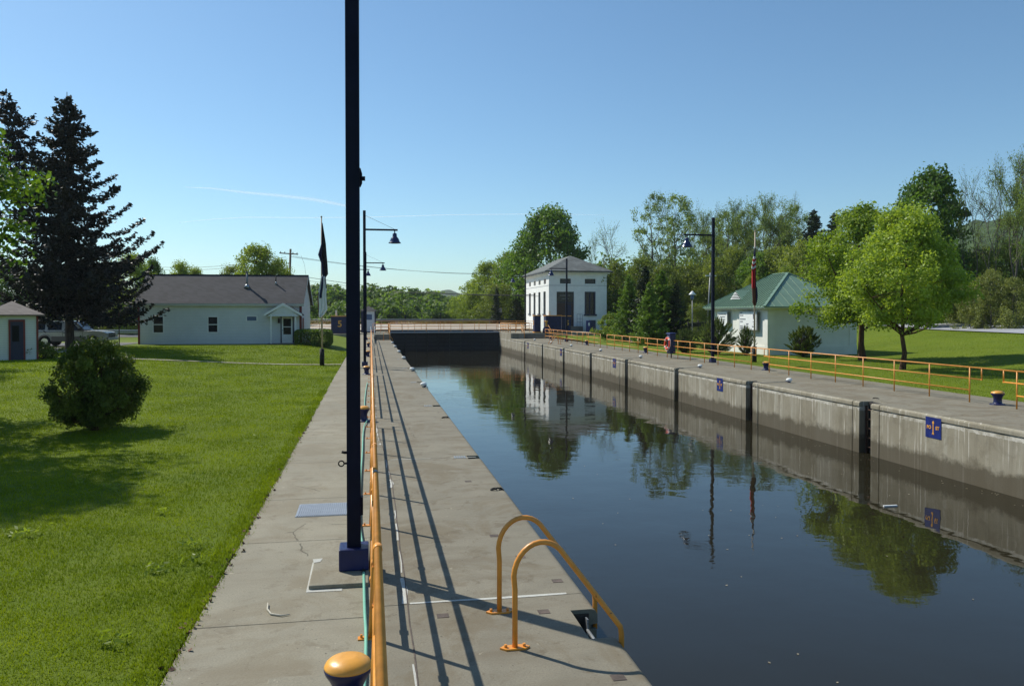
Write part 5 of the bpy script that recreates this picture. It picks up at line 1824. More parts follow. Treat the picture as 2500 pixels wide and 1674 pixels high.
# base batter
mb.build('wall', M['stucco'], ph)
mb = MB()
mb.box(PX0 - .02, PX1 + .02, PY0 - .02, PY0 + .05, 6.42, 6.46)
mb.box(PX0 - .02, PX0 + .05, PY0 - .015, PY1, 6.42, 6.46)
mb.build('string_course', M['grey'], ph)
mb = MB(); mb.box(PX0 - .06, PX1 + .06, PY0 - .06, PY1 + .06, ZT - .22, ZT + .02); mb.box(PX0 - .32, PX1 + .32, PY0 - .32, PY1 + .32, ZT + .02, ZT + .20)
mb.build('cornice', M['stucco'], ph)
mb = MB(); hip(mb, PX0, PX1, PY0, PY1, ZT + .36, 10.55, .62, 0, .14)
rf_ = mb.build('roof', M['slate'], ph)
mb = MB(); mb.box(PX0 - .63, PX1 + .63, PY0 - .63, PY1 + .63, ZT + .20, ZT + .245); mb.build('gutter', M['navytrim'], rf_)
for a, b_, za, zb in [fh[0], fh[1]]:
    MB().box(a, b_, PY0 + .2, PY0 + .22, za, zb).build('attic_window', M['glass'], ph)
for a, b_, za, zb in lh[4:]:
    MB().box(PX0 + .2, PX0 + .22, a, b_, za, zb).build('attic_window', M['brown'], ph)
for a, b_, za, zb in lh[:4]:
    w_ = MB().box(PX0 + .22, PX0 + .24, a, b_, za, zb).build('window', M['glass'], ph)
    MB().box(PX0 + .12, PX0 + .2, a, b_ - .0, za, za + .02).box(PX0 + .10, PX0 + .21, b_ - .08, b_, za, zb).build('frame', M['grey'], w_)
    MB().box(PX0 - .12, PX0 + .1, a - .12, b_ + .12, za - .16, za).build('sill', M['navytrim'], w_)
a, b_, za, zb = fh[3]
w_ = MB().box(a, b_, PY0 + .22, PY0 + .24, za, zb).build('window', M['glass'], ph)
mb = MB(); mb.box(a, a + .16, PY0 + .02, PY0 + .2, za, zb); mb.box(b_ - .16, b_, PY0 + .02, PY0 + .2, za, zb); mb.box(a + .16, b_ - .16, PY0 + .02, PY0 + .2, zb - .1, zb)
mb.box((a + b_) / 2 - .06, (a + b_) / 2 + .06, PY0 + .1, PY0 + .2, za, zb - .1)
for q in range(1, 6): mb.box(a + .16, b_ - .16, PY0 + .12, PY0 + .19, za + q * .48, za + q * .48 + .025)
mb.build('frame', M['navytrim'], w_)
MB().box(a - .12, b_ + .15, PY0 - .14, PY0 + .1, za - .2, za).build('sill', M['navytrim'], w_)
a, b_, za, zb = fh[2]
d_ = MB().box(a, b_, PY0 + .18, PY0 + .22, za, zb).build('door', M['navytrim'], ph)
mb = MB(); mb.box(a + .06, a + 1.15, PY0 + .13, PY0 + .179, za, 4.22); mb.box(a + 1.98, b_ - .12, PY0 + .13, PY0 + .179, za, 4.22); mb.box(a + 1.15, a + 1.98, PY0 + .13, PY0 + .179, 3.98, 4.1)
mb.build('brown_panel', M['brown'], d_)
mb = MB(); mb.box(a + .1, b_ - .1, PY0 + .14, PY0 + .179, 4.32, 5.56); mb.build('transom', M['glass'], d_)
mb = MB()
for x0, x1, z in [(.45, 1.25, 5.12), (1.45, 1.8, 5.12), (.68, 1.1, 4.72), (1.2, 1.62, 4.72)]: mb.box(a + x0, a + x1, PY0 + .132, PY0 + .139, z, z + .07)
mb.build('faded_lettering', M['grey'], d_)
# stair with rails at the door
t = thing('door_landing', 'grey landing with thin pipe rails beside the powerhouse door', 'steps', (0, 0, 0))
mb = MB(); mb.box(24.4, 26.6, 96.7, 97.98, .25, 1.2); mb.build('platform', M['concstep'], t)
mb = MB()
for x in (25.85, 26.25, 26.55): mb.tube([(x, 96.8, 1.2), (x, 96.8, 2.75)], .025, 6)
for z in (2.75, 2.2, 1.75): mb.tube([(25.85, 96.8, z), (26.55, 96.8, z)], .02, 6)
mb.build('rail', M['grey'], t)
t = thing('wall_ladder_pipe', 'thin grey pipes leaning on the sunlit side of the powerhouse', 'pipe', (0, 0, 0))
for x, y, h_ in [(20.6, 97.5, 2.2), (21.0, 97.6, 1.9)]:
    MB().tube([(x, y, .6), (x, y, .6 + h_)], .025, 6).build('pipe', M['grey'], t)

# ------------------------------------------------------------------ green-roofed building
GX0, GX1, GY0, GY1 = 26.7, 33.3, 49.6, 58.3
gb = thing('lock_office', 'low cream building with a hipped green metal roof on the right bank', 'building', (0, 0, 0))
mb = MB(); mb.box(GX0, GX1, GY0, GY1, -.1, 3.25); gw = mb.build('wall', M['cream'], gb)
mb = MB()
mb.box(GX0 - .07, GX1 + .07, GY0 - .07, GY1 + .07, -.1, .60)
mb.build('plinth', M['cream'], gw)
mb = MB()
for y0, y1 in ((GY0 - .04, 50.0), (53.5, 54.15), (57.75, GY1 + .04)): MB().box(GX0 - .055, GX0 + .02, y0, y1, .60, 3.0).build('pilaster', M['cream'], gw)
MB().box(GX1 - .5, GX1 + .05, GY0 - .045, GY0 + .02, .60, 3.0).build('pilaster', M['cream'], gw)
MB().box(GX0 + .02, GX0 + .5, GY0 - .045, GY0 + .02, .60, 3.0).build('pilaster', M['cream'], gw)
mb.box(GX0 - .035, GX0 + .02, GY0, GY1, 3.0, 3.25)
mb.build('frieze', M['cream'], gw)
mb = MB(); mb.box(GX0 - .55, GX1 + .55, GY0 - .55, GY1 + .55, 3.20, 3.26); mb.build('eave', M['white'], gb)
mb = MB()
for k in range(30):
    y = GY0 - .4 + (GY1 - GY0 + .8) * k / 29
    mb.box(GX0 - .5, GX0 - .02, y - .03, y + .03, 3.12, 3.2)
mb.build('rafter_tail', M['cream'], gb)
mb = MB()
OH = .62
xc, ya, yb = hip(mb, GX0, GX1, GY0, GY1, 3.32, 5.80, OH, 0, .06)
grf = mb.build('roof', M['greenroof'], gb)
rb = MB()
X0, X1, Y0, Y1 = GX0 - OH, GX1 + OH, GY0 - OH, GY1 + OH
z0, z1 = 3.32, 5.80
sl_ = (z1 - z0) / (xc - X0)


def rib(p, q, w_=.022, h_=.065):
    p, q = Vector(p), Vector(q)
    d = (q - p); L = d.length
    if L < .1: return
    d.normalize()
    side = d.cross(Vector((0, 0, 1))).normalized(); up = side.cross(d)
    rb.obox((p + q) / 2 + up * h_ * .5, d, L / 2, side, w_, up, h_ * .5 + .004)


y = Y0 + .2
while y < Y1 - .1:
    # both long slopes
    e = min(y - Y0, Y1 - y, xc - X0)
    for sx in (1, -1):
        xa = X0 if sx > 0 else X1
        rib((xa, y, z0), (xa + sx * e, y, z0 + sl_ * e))
    y += .415
x = X0 + .2
while x < X1 - .1:
    e = min(x - X0, X1 - x)
    rib((x, Y0, z0), (x, Y0 + e, z0 + sl_ * e), .016, .018)
    x += .60
for c, (dx, dy) in (((X0, Y0), (1, 1)), ((X1, Y0), (-1, 1)), ((X0, Y1), (1, -1)), ((X1, Y1), (-1, -1))):
    e = xc - X0
    rib((c[0], c[1], z0), (c[0] + dx * e, c[1] + dy * e, z1), .09, .05)
rib((xc, ya, z1), (xc, yb, z1), .09, .05)
rb.build('standing_seam', M['greenroof'], grf)
# louvred dormer vent on the canal-side slope
mb = MB()
vy, vw, vh = 54.9, 1.0, .72
xb = X0 + .85
zb_ = z0 + sl_ * .85
mb.add([(xb, vy - vw, zb_), (xb, vy + vw, zb_), (xb, vy, zb_ + vh), (xb + vh / sl_, vy, zb_ + vh)], [(0, 1, 2), (1, 3, 2), (0, 2, 3)])
vt = mb.build('vent_dormer', M['greenroof'], grf)
mb = MB()
for q in range(5):
    z = zb_ + .07 + q * .11; hw = vw * (1 - (z - zb_ + .05) / vh) - .06
    if hw > .05: mb.obox((xb - .04, vy, z + .02), (0, 1, 0), hw, (.8, 0, .5), .05, (-.5, 0, .8), .008)
mb.build('louvre', M['white'], vt)
mb = MB(); mb.add([(xb - .008, vy - vw * .85, zb_ + .05), (xb - .008, vy + vw * .85, zb_ + .05), (xb - .008, vy, zb_ + vh * .92)], [(0, 1, 2)]); mb.build('vent_void', M['black'], vt)
# two notice boards on the sunlit wall (their small text cannot be read in the photograph)
for k, (ya_, yb_, za, zb, lab, rows) in enumerate([
    (55.2, 56.9, 1.9, 3.0, 'smaller white notice board on the sunlit wall, partly behind the juniper', [(.8, .1, .9), (.62, .25, .8), (.45, .2, .8), (.3, .5, .75)]),
    (50.65, 53.25, 1.66, 3.0, 'larger white notice board on the sunlit wall, behind the flag pole', [(.93, .05, .2), (.78, .05, .25), (.58, .05, .38), (.45, .05, .22), (.33, .42, .55), (.20, .05, .22), (.20, .28, .40), (.10, .05, .22), (.10, .28, .5), (.45, .8, .93), (.2, .75, .9), (.33, .83, .9)])]):
    t = thing('notice_board', lab, 'sign', (GX0 - .30, (ya_ + yb_) / 2, (za + zb) / 2))
    hy_, hz_ = (yb_ - ya_) / 2, (zb - za) / 2
    MB().box(0, .11, -hy_, hy_, -hz_, hz_).build('board', M['grey'], t)
    MB().box(-.006, -.001, -hy_ + .04, hy_ - .04, -hz_ + .04, hz_ - .04).build('face', M['white'], t)
    MB().box(.11, .26, -hy_ * .6, -hy_ * .5, -hz_ * .5, hz_ * .5).box(.11, .26, hy_ * .5, hy_ * .6, -hz_ * .5, hz_ * .5).build('bracket', M['grey'], t)
    mb = MB()
    for (v_, a_, b2) in rows:
        y1_ = hy_ - 2 * hy_ * a_; y0_ = hy_ - 2 * hy_ * b2; z = -hz_ + 2 * hz_ * v_
        q = y1_
        while q > y0_:
            mb.box(-.010, -.0065, max(y0_, q - .10), q, z - .035, z + .035); q -= .13
    if k: mb.prism([(-.95, .42), (-.85, .5), (-.78, .42), (-.80, .2), (-.87, .08), (-.94, .2)], 'x', -.011, -.0068)
    mb.build('lettering', M['navytrim'], t)

# garden lamp
x, y = at(1690, 62)
t = thing('garden_lamp', 'small pagoda-topped garden lamp on a thin pole beside the dark firs', 'lamp post', (x, y, 0))
MB().tube([(0, 0, 0), (0, 0, 4.0)], .035, 8).build('pole', M['grey'], t)
MB().lathe([(.10, 3.95), (.13, 4.0), (.16, 4.3), (.13, 4.32)], n=8).build('lantern', M['blueglass'], t)
MB().lathe([(.30, 4.32), (.30, 4.35), (.06, 4.6), (.02, 4.62)], n=8).build('cap', M['white'], t)
x, y = at(1688, 58.5)
tag(MB().tube([(x, y, 0), (x, y, 1.0)], .06, 8).build('white_marker_post', M['white']), 'short white marker post behind the life ring box', 'post')
# radio mast behind the lamp post
x, y = at(1735, 92)
t = thing('utility_pole', 'grey pole with a pale cross arm behind the right-bank lamp post', 'utility pole', (x, y, 0))
MB().tube([(-.5, 0, 0), (-.05, 0, 7.6)], .09, 8).build('pole', M['grey'], t)
MB().box(-.65, .65, -.05, .05, 7.2, 7.32).build('cross_arm', M['white'], t)
# guard rail behind
x0_, y0_ = at(1680, 80); x1_, y1_ = at(1752, 84)
fence_rail('dark_guard_rail', [(x0_, y0_, 1.0), (x1_, y1_, 1.2)], 'dark wooden guard rail along the bank left of the green-roofed building', mat='black', rails=(.8, .65, .5), step=2.2, r=.07)

# ------------------------------------------------------------------ clapboard house
ang = radians(-2.8)
hs = thing('clapboard_house', 'long white clapboard house with grey shingle roof and a gabled door porch', 'house', (-5.3, 62.9, .45), ang)
HL, HD, EZ, RZ = 12.05, 5.4, 3.28, 5.36
mb = MB()
hh = [(-6.95, -6.28, .98, 2.12), (-10.95, -10.25, .96, 2.15)]
wall_openings(mb, 'y', 0.0, -HL, 0, -.4, EZ, hh, .10)
mb.add([(0, 0, -.4), (0, HD, -.4), (0, HD, EZ), (0, HD / 2, RZ - .05), (0, 0, EZ)], [(0, 1, 2, 3, 4)])
mb.add([(-HL, 0, -.4), (-HL, HD, -.4), (-HL, HD, EZ), (-HL, HD / 2, RZ - .05), (-HL, 0, EZ)], [(0, 4, 3, 2, 1)])
mb.add([(0, HD, -.4), (-HL, HD, -.4), (-HL, HD, EZ), (0, HD, EZ)], [(0, 1, 2, 3)])
mb.build('wall', M['siding'], hs)
mb = MB()
for sx in (0,): pass
oh, eo = .22, .30
slp = (RZ - EZ) / (HD / 2)
for (y0, z0_, y1, z1_) in ((-eo, EZ - eo * slp + .12, HD / 2, RZ + .12), (HD + eo, EZ - eo * slp + .12, HD / 2, RZ + .12)):
    mb.add([(-HL - oh, y0, z0_), (oh, y0, z0_), (oh, y1, z1_), (-HL - oh, y1, z1_), (-HL - oh, y0, z0_ - .1), (oh, y0, z0_ - .1), (oh, y1, z1_ - .1), (-HL - oh, y1, z1_ - .1)],
           [(0, 1, 2, 3), (4, 7, 6, 5), (0, 4, 5, 1), (1, 5, 6, 2), (0, 3, 7, 4)])
rf_ = mb.build('roof', M['shingle'], hs)
mb = MB(); mb.box(-HL - oh, oh, HD / 2 - .07, HD / 2 + .07, RZ + .08, RZ + .15); mb.build('ridge_cap', M['black'], rf_)
mb = MB(); mb.box(-HL - oh, oh, -eo - .03, -eo - .002, EZ - eo * slp - .08, EZ - eo * slp + .10); mb.box(-HL - oh, oh, -eo, -.002, EZ - eo * slp - .09, EZ - eo * slp - .06)
mb.build('fascia', paint('cream_trim', (.5, .5, .42), .6, .05), hs)
mb = MB()
mb.add([(oh + .012, -eo, EZ - eo * slp - .06), (oh + .012, HD / 2, RZ - .06), (oh + .012, HD / 2, RZ + .13), (oh + .012, -eo, EZ - eo * slp + .13)], [(0, 1, 2, 3)])
mb.add([(oh + .012, HD + eo, EZ - eo * slp - .06), (oh + .012, HD / 2, RZ - .06), (oh + .012, HD / 2, RZ + .13), (oh + .012, HD + eo, EZ - eo * slp + .13)], [(3, 2, 1, 0)])
mb.build('bargeboard', M['white'], hs)
MB().box(-HL - .02, -HL + .13, -.02, .02, -.4, EZ - .1).build('corner_board', M['redtrim'], hs)
MB().box(-.15, .025, -.02, .12, -.4, EZ - .1).build('corner_board', M['redtrim'], hs)
mb = MB(); mb.box(-HL, 0, -.03, -.005, -.4, .06); mb.build('foundation', M['navytrim'], hs)
for (a, b_, za, zb) in hh:
    w_ = MB().box(a, b_, .07, .09, za, zb).build('window', M['glass'], hs)
    mb = MB(); f_ = .07
    mb.box(a - f_, a, -.03, .06, za - f_, zb + f_); mb.box(b_, b_ + f_, -.03, .06, za - f_, zb + f_); mb.box(a, b_, -.03, .06, zb, zb + f_); mb.box(a, b_, -.03, .06, za - f_, za)
    mb.box(a, b_, .0, .065, (za + zb) / 2 - .03, (za + zb) / 2 + .03)
    mb.build('frame', M['white'], w_)
w_ = MB().box(-4.08, -3.38, -.012, -.006, 1.84, 2.16).build('small_window', M['blueglass'], hs)
mb = MB(); mb.box(-4.16, -4.08, -.03, .0, 1.77, 2.23); mb.box(-3.38, -3.3, -.03, .0, 1.77, 2.23); mb.box(-4.08, -3.38, -.03, 0, 2.16, 2.23); mb.box(-4.08, -3.38, -.03, 0, 1.77, 1.84); mb.build('frame', M['white'], w_)
# door and porch
d_ = MB().box(-1.48, -.66, -.05, -.01, .12, 2.14).build('door', M['white'], hs)
mb = MB(); mb.box(-1.57, -1.48, -.07, -.005, .12, 2.24); mb.box(-.66, -.57, -.07, -.005, .12, 2.24); mb.box(-1.48, -.66, -.07, -.005, 2.14, 2.24); mb.build('frame', M['navytrim'], d_)
mb = MB(); mb.box(-1.36, -.78, -.058, -.051, .78, 1.33); mb.box(-1.36, -.78, -.058, -.051, 1.39, 2.0); mb.build('glass', M['glass'], d_)
MB().tube([(-1.42, -.05, 1.1), (-1.42, -.1, 1.1)], .03, 8).build('handle', M['black'], d_)
pc = MB(); PDp = 1.1
pc.box(-2.45, -.05, -PDp, -.05, -.02, .10)
po = pc.build('porch_floor', M['concstep'], hs)
mb = MB()
for xx in (-2.12, -.30): MB().box(xx - .045, xx + .045, -PDp + .05, -PDp + .14, .1, 2.33).build('porch_post', M['white'], hs)
mb = MB()
cxp = -1.22; pw = 1.42
zp0, zp1 = 2.33, 3.18
mb.add([(cxp - pw, -PDp, zp0), (cxp, -PDp, zp1), (cxp + pw, -PDp, zp0), (cxp - pw, -.02, zp0), (cxp, -.02, zp1), (cxp + pw, -.02, zp0),
        (cxp - pw, -PDp, zp0 - .1), (cxp, -PDp, zp1 - .1), (cxp + pw, -PDp, zp0 - .1), (cxp - pw, -.02, zp0 - .1), (cxp, -.02, zp1 - .1), (cxp + pw, -.02, zp0 - .1)],
       [(0, 1, 4, 3), (1, 2, 5, 4), (6, 9, 10, 7), (7, 10, 11, 8), (0, 3, 9, 6), (2, 8, 11, 5)])
pr_ = mb.build('porch_roof', M['shingle'], hs)
mb = MB()
for sx in (-1, 1):
    mb.add([(cxp, -PDp - .02, zp1 + .02), (cxp + sx * pw, -PDp - .02, zp0 + .02), (cxp + sx * pw, -PDp - .02, zp0 - .16), (cxp, -PDp - .02, zp1 - .2), (cxp, -PDp, zp1 + .02), (cxp + sx * pw, -PDp, zp0 + .02), (cxp + sx * pw, -PDp, zp0 - .16), (cxp, -PDp, zp1 - .2)],
           [(0, 1, 2, 3), (4, 7, 6, 5), (0, 4, 5, 1), (3, 2, 6, 7)])
mb.build('porch_bargeboard', M['white'], pr_)
mb = MB(); mb.add([(cxp - pw * .8, -PDp + .06, zp0 - .1), (cxp + pw * .8, -PDp + .06, zp0 - .1), (cxp, -PDp + .06, zp1 - .15)], [(0, 1, 2)]); mb.box(cxp - pw * .8, cxp + pw * .8, -PDp + .03, -PDp + .1, zp0 - .16, zp0 - .08)
mb.build('porch_gable', M['siding'], pr_)
mb = MB(); mb.box(-1.76, -1.62, -.16, -.03, 1.65, 1.95); mb.lathe([(.08, 1.95), (.02, 2.05)], (-1.69, -.1, 0), 8); mb.build('wall_lantern', M['black'], hs)
# roof vents
for (xx, yy, h_, r_, fl) in ((-4.35, 1.45, 1.15, .075, .28), (-2.2, 1.75, .62, .045, .12)):
    zz = EZ + slp * yy + .1
    c_ = MB().tube([(xx, yy, zz - .1), (xx, yy, zz + h_)], r_, 10).build('flue', M['grey'] if fl > .2 else M['black'], rf_)
    if fl > .2:
        q = MB(); q.lathe([(.13, h_ - .02), (.13, h_ + .05)], (xx, yy, zz), 10); q.build('flue_cap', M['grey'], rf_)
    q = MB(); q.lathe([(fl, -.10), (fl * .5, .14), (r_ * 1.1, .2)], (xx, yy, zz), 12); q.build('flashing', M['galv'], rf_)
mb = MB(); mb.tube([(0.02, HD / 2, RZ + .1), (-.1, HD / 2, RZ + 1.0), (-.38, HD / 2, RZ + 1.75)], .008, 5); mb.build('aerial', M['wire'], rf_)
for yy in (.55, 1.05):
    MB().box(.005, .03, yy, yy + .22, 1.0, 2.05).build('shutter', M['redtrim'], hs)
t_sign = MB(); t_sign.tube([(-16.95, 57.6, ground_z(-17, 57.6)), (-16.95, 57.6, ground_z(-17, 57.6) + 2.6)], .035, 8)
tag(t_sign.build('thin_sign_post', M['rust']), 'thin brown metal post on the lawn left of the house', 'post')

# ------------------------------------------------------------------ shed at left
sd = thing('white_shed', 'small white clapboard shed with a dark door at the left edge of the lawn', 'shed', (-16.7, 43.6, .34), radians(24))
mb = MB(); mb.box(-2.1, 0, 0, 3.2, -.2, 2.45); mb.build('wall', M['siding'], sd)
mb = MB()
mb.add([(-2.42, -.3, 2.45), (.32, -.3, 2.45), (.32, 3.5, 2.45), (-2.42, 3.5, 2.45), (-1.05, 1.6, 3.15)], [(0, 1, 4), (1, 2, 4), (2, 3, 4), (3, 0, 4), (3, 2, 1, 0)]); mb.box(-2.42, .32, -.3, 3.5, 2.38, 2.448)
mb.build('roof', M['shedroof'], sd)
mb = MB(); mb.box(-.06, .03, -.03, .06, -.2, 2.4); mb.build('corner_board', M['redtrim'], sd)
d_ = MB().box(-1.17, -.62, -.04, -.005, -.05, 2.1).build('door', M['navytrim'], sd)
mb = MB(); mb.box(-1.25, -1.17, -.06, 0, -.05, 2.2); mb.box(-.62, -.54, -.06, 0, -.05, 2.2); mb.box(-1.17, -.62, -.06, 0, 2.1, 2.2); mb.build('frame', M['redtrim'], d_)
MB().box(-1.1, -.8, -.05, -.041, 1.1, 1.9).build('glass', M['glass'], d_)

# ------------------------------------------------------------------ guard rail left
fence_rail('steel_guard_rail', [(-46, 77.5, .72), (-11.5, 77.5, .62)], 'galvanised steel guard rail beyond the parking lot', mat='galv', rails=(.62, .52, .42), step=1.9, r=.075, h=.55)
s = MB(); s.tube([(-17.2, 66.9, .62), (-16.0, 66.6, 1.0)], .05, 6)
tag(s.build('white_rail_stub', M['white']), 'short slanting white rail at the left corner of the house', 'rail')

# ------------------------------------------------------------------ parked vehicle
car = thing('parked_pickup', 'champagne pickup truck with a capped bed parked behind the cedar trunk', 'pickup truck', (-20.8, 60.4, .53), radians(-3))
# car axis along +x (nose to the right), width along y
def car_section(mb, outline, ys, mi=0, smooth=False):
    mb.prism(outline, 'y', ys[0], ys[1], mi)


W2 = .92
lower = [(-2.55, .42), (-2.6, .75), (-2.58, 1.02), (1.0, 1.08), (1.62, 1.10), (2.35, 1.02), (2.55, .93), (2.58, .62), (2.5, .42), (2.05, .40), (1.98, .62), (1.78, .78), (1.48, .78), (1.28, .62), (1.2, .38), (-1.1, .38), (-1.18, .62), (-1.38, .78), (-1.68, .78), (-1.88, .62), (-1.96, .40)]
mb = MB(); mb.prism(lower, 'y', -W2, W2); mb.build('body', M['carpaint'], car, bevel=.05)
mb = MB()
mb.box(-1.96, -2.52, -W2 - .012, -W2 + .05, .40, .66) if False else None
mb.box(-1.08, 1.18, -W2 - .012, -W2 + .06, .36, .72); mb.box(-2.55, -1.92, -W2 - .012, -W2 + .06, .40, .72)
mb.build('lower_cladding', M['cardark'], car)
cab_ = MB()
prof = [(-2.5, 1.03), (-2.35, 1.72), (-2.2, 1.78), (.15, 1.80), (.35, 1.76), (1.05, 1.08)]
n_ = len(prof)
vs = []
for sy in (-1, 1):
    for (x, z) in prof:
        w_ = W2 - .02 if z < 1.2 else W2 - .17
        vs.append((x, sy * w_, z))
cab_.add(vs, [tuple(range(n_)), tuple(reversed(range(n_, 2 * n_)))] + [(i, i + n_, (i + 1) % n_ + n_, (i + 1) % n_) for i in range(n_)])
cb = cab_.build('cab', M['carpaint'], car, bevel=.03)
# glass panels laid just outside the cab sides


def side_glass(x0, x1, x2, x3, za, zb):
    g_ = MB()
    def yy(z): return -(W2 - .02 + (-.15) * min(1, max(0, (z - 1.05) / .68))) - .012
    g_.add([(x0, yy(za), za), (x1, yy(za), za), (x2, yy(zb), zb), (x3, yy(zb), zb)], [(0, 1, 2, 3)])
    g_.build('side_window', M['glass'], car)


side_glass(-.25, .78, .28, -.15, 1.14, 1.68)
side_glass(-1.35, -.42, -.42, -1.3, 1.16, 1.68)
side_glass(-2.38, -1.52, -1.5, -2.25, 1.18, 1.66)
g_ = MB(); g_.add([(1.0, -.78, 1.15), (1.0, .78, 1.15), (.40, .66, 1.72), (.40, -.66, 1.72)], [(0, 1, 2, 3)]); o_ = g_.build('windscreen', M['glass'], car); o_.location = (.035, 0, .03)
for wx in (-1.53, 1.63):
    for sy in (-1, 1):
        w_ = MB(); w_.tube([(wx, sy * .70, .37), (wx, sy * .93, .37)], .37, 28, smooth=False); wo_ = w_.build('wheel', M['rubber'], car, bevel=.02)
        q = MB(); q.tube([(wx, sy * .90, .37), (wx, sy * .94, .37)], .22, 20, smooth=False)
        for k in range(5):
            a = k * 2 * pi / 5
            q.box(wx + .12 * cos(a) - .03, wx + .12 * cos(a) + .03, min(sy * .935, sy * .95), max(sy * .935, sy * .95), .37 + .12 * sin(a) - .03, .37 + .12 * sin(a) + .03)
        q.build('rim', M['chrome'], wo_)
    arch = MB(); pts = [(wx + .44 * cos(a), -W2 - .01, .40 + .44 * sin(a)) for a in lin(0.05, pi - .05, 12)]
    arch.tube(pts, .045, 6, cap=True); arch.build('wheel_arch', M['carpaint'] if wx > 0 else M['carpaint'], car)
mb = MB(); mb.box(2.50, 2.72, -W2 + .02, W2 - .02, .40, .62); mb.build('front_bumper', M['chrome'], car, bevel=.04)
mb = MB(); mb.box(-2.74, -2.56, -W2 + .04, W2 - .04, .42, .62); mb.build('rear_bumper', M['chrome'], car, bevel=.03)
mb = MB(); mb.box(2.54, 2.60, -.62, .62, .66, .94); mb.build('grille', M['black'], car)
mb = MB(); mb.box(2.60, 2.62, -.62, .62, .79, .83); mb.build('grille_bar', M['chrome'], car)
for sy in (-1, 1):
    MB().box(2.44, 2.60, min(sy * .64, sy * .9), max(sy * .64, sy * .9), .74, .93).build('headlight', M['galv'], car)
    MB().box(-2.62, -2.585, min(sy * .72, sy * .9), max(sy * .72, sy * .9), .68, 1.0).build('tail_light', M['redlamp'], car)
    MB().box(.72, .92, min(sy * .92, sy * 1.12), max(sy * .92, sy * 1.12), 1.12, 1.28).build('wing_mirror', M['black'], car, bevel=.02)
mb = MB()
for yy in (-.62, .62): mb.tube([(-2.1, yy, 1.86), (-.2, yy, 1.86)], .02, 6)
for xx in (-1.9, -.5): mb.tube([(xx, -.62, 1.86), (xx, .62, 1.86)], .018, 6); mb.tube([(xx, -.62, 1.78), (xx, -.62, 1.86)], .02, 6)
mb.build('roof_rack', M['black'], car)
MB().box(-.95, -.85, -W2 - .014, -W2 + .01, .75, 1.04).build('door_seam', M['cardark'], car) if False else None
mb = MB(); mb.box(-.37, -.35, -W2 - .004, -W2 + .01, .5, 1.06); mb.box(.95, .965, -W2 - .004, -W2 + .01, .5, 1.06); mb.build('door_seam', M['black'], car)
MB().box(-.30, -.12, -W2 - .03, -W2, .93, .97).build('door_handle', M['black'], car)

# ------------------------------------------------------------------ flags
def flagpole(loc, h_, label, mat, sleeve='black'):
    t = thing('flagpole', label, 'flagpole', loc)
    MB().tube([(0, 0, .05), (0, 0, h_)], [.055, .035], 10).build('pole', M[mat], t)
    MB().tube([(0, 0, 0), (0, 0, .92)], .13, 10).build('sleeve', M[sleeve], t)
    MB().lathe([(.02, h_), (.05, h_ + .03), (.05, h_ + .07), (.02, h_ + .1)], n=8).build('finial', M[mat], t)
    return t


def drape(name, rows, label, loc, mats, mat_rows, folds=3, amp=.07, cat='flag', group=None, seed=1):
    """hanging cloth: rows (z, xl, xr); folded in depth; has thickness"""
    r_ = random.Random(seed)
    nx = 18
    v, f, mi = [], [], []
    dense = []
    for (z0_, a0, b0), (z1_, a1, b1) in zip(rows[:-1], rows[1:]):
        for k in range(5):
            u = k / 5
            dense.append((z0_ + (z1_ - z0_) * u, a0 + (a1 - a0) * u, b0 + (b1 - b0) * u))
    dense.append(rows[-1])
    z_top = rows[0][0]
    for j, (z, a, b_) in enumerate(dense):
        for i in range(nx + 1):
            u = i / nx
            x = a + (b_ - a) * u
            am = amp * min(1, (z_top - z) / .5 + .15)
            y = am * sin(u * folds * 2 * pi + j * .09 + seed) + am * .4 * sin(u * 9 + j * .3)
            zz = z + .05 * sin(u * 5 + seed) * min(1, (z_top - z))
            v.append((x, y, zz))
    for j in range(len(dense) - 1):
        for i in range(nx):
            f.append((j * (nx + 1) + i, j * (nx + 1) + i + 1, (j + 1) * (nx + 1) + i + 1, (j + 1) * (nx + 1) + i))
            mi.append(mat_rows((z_top - dense[j][0]), i / nx))
    me = bpy.data.meshes.new(name); me.from_pydata(v, [], f)
    for m_ in mats: me.materials.append(M[m_])
    me.polygons.foreach_set('material_index', mi); me.polygons.foreach_set('use_smooth', [True] * len(f))
    o = link(bpy.data.objects.new(name, me)); o.location = loc
    sol = o.modifiers.new('thickness', 'SOLIDIFY'); sol.thickness = .006
    return tag(o, label, cat, group)


flagpole((-2.62, 43.9, 0), 8.05, 'flagpole on the left lawn with two limp flags', 'flagpole')
fr1 = MB()
k44 = 43.3 / FPX


def fz(py): return CAM_H + (765 - py) * k44


def fx(px): return (px - 787.5) * k44


drape('draped_flag', [(fz(548), .0, .05), (fz(600), -.03, .22), (fz(626), -.20, .26), (fz(648), -.02, .30), (fz(672), .03, .33), (fz(682), .05, .18), (fz(690), .08, .14)],
      'limp black flag hanging from the top of the left flagpole', (-2.60, 43.8, 0), ['fl_black', 'fl_navy'], lambda d, u: 1 if u < .35 else 0, 3, .05, seed=2)
drape('draped_flag', [(fz(676), -.04, .20), (fz(700), -.14, .26), (fz(722), -.24, .22), (fz(740), -.22, .25), (fz(755), -.22, .28), (fz(766), -.2, .12), (fz(775), -.14, -.08)],
      'limp white and navy flag hanging below the black one on the left flagpole', (-2.60, 43.75, 0), ['fl_white', 'fl_navy', 'fl_brown'],
      lambda d, u: (1 if d < 1.15 and .22 < u < .48 else (2 if u < .07 and d > .8 else (1 if (d < .6 and u > .86) or 1.66 < d < 1.69 or 1.9 < d < 1.92 else 0))), 3, .06, seed=5)
flagpole((22.08, 42.6, 0), 7.6, 'tan flagpole in front of the notice boards with a limp striped flag', 'flagpole')
kR = 45.4 / FPX


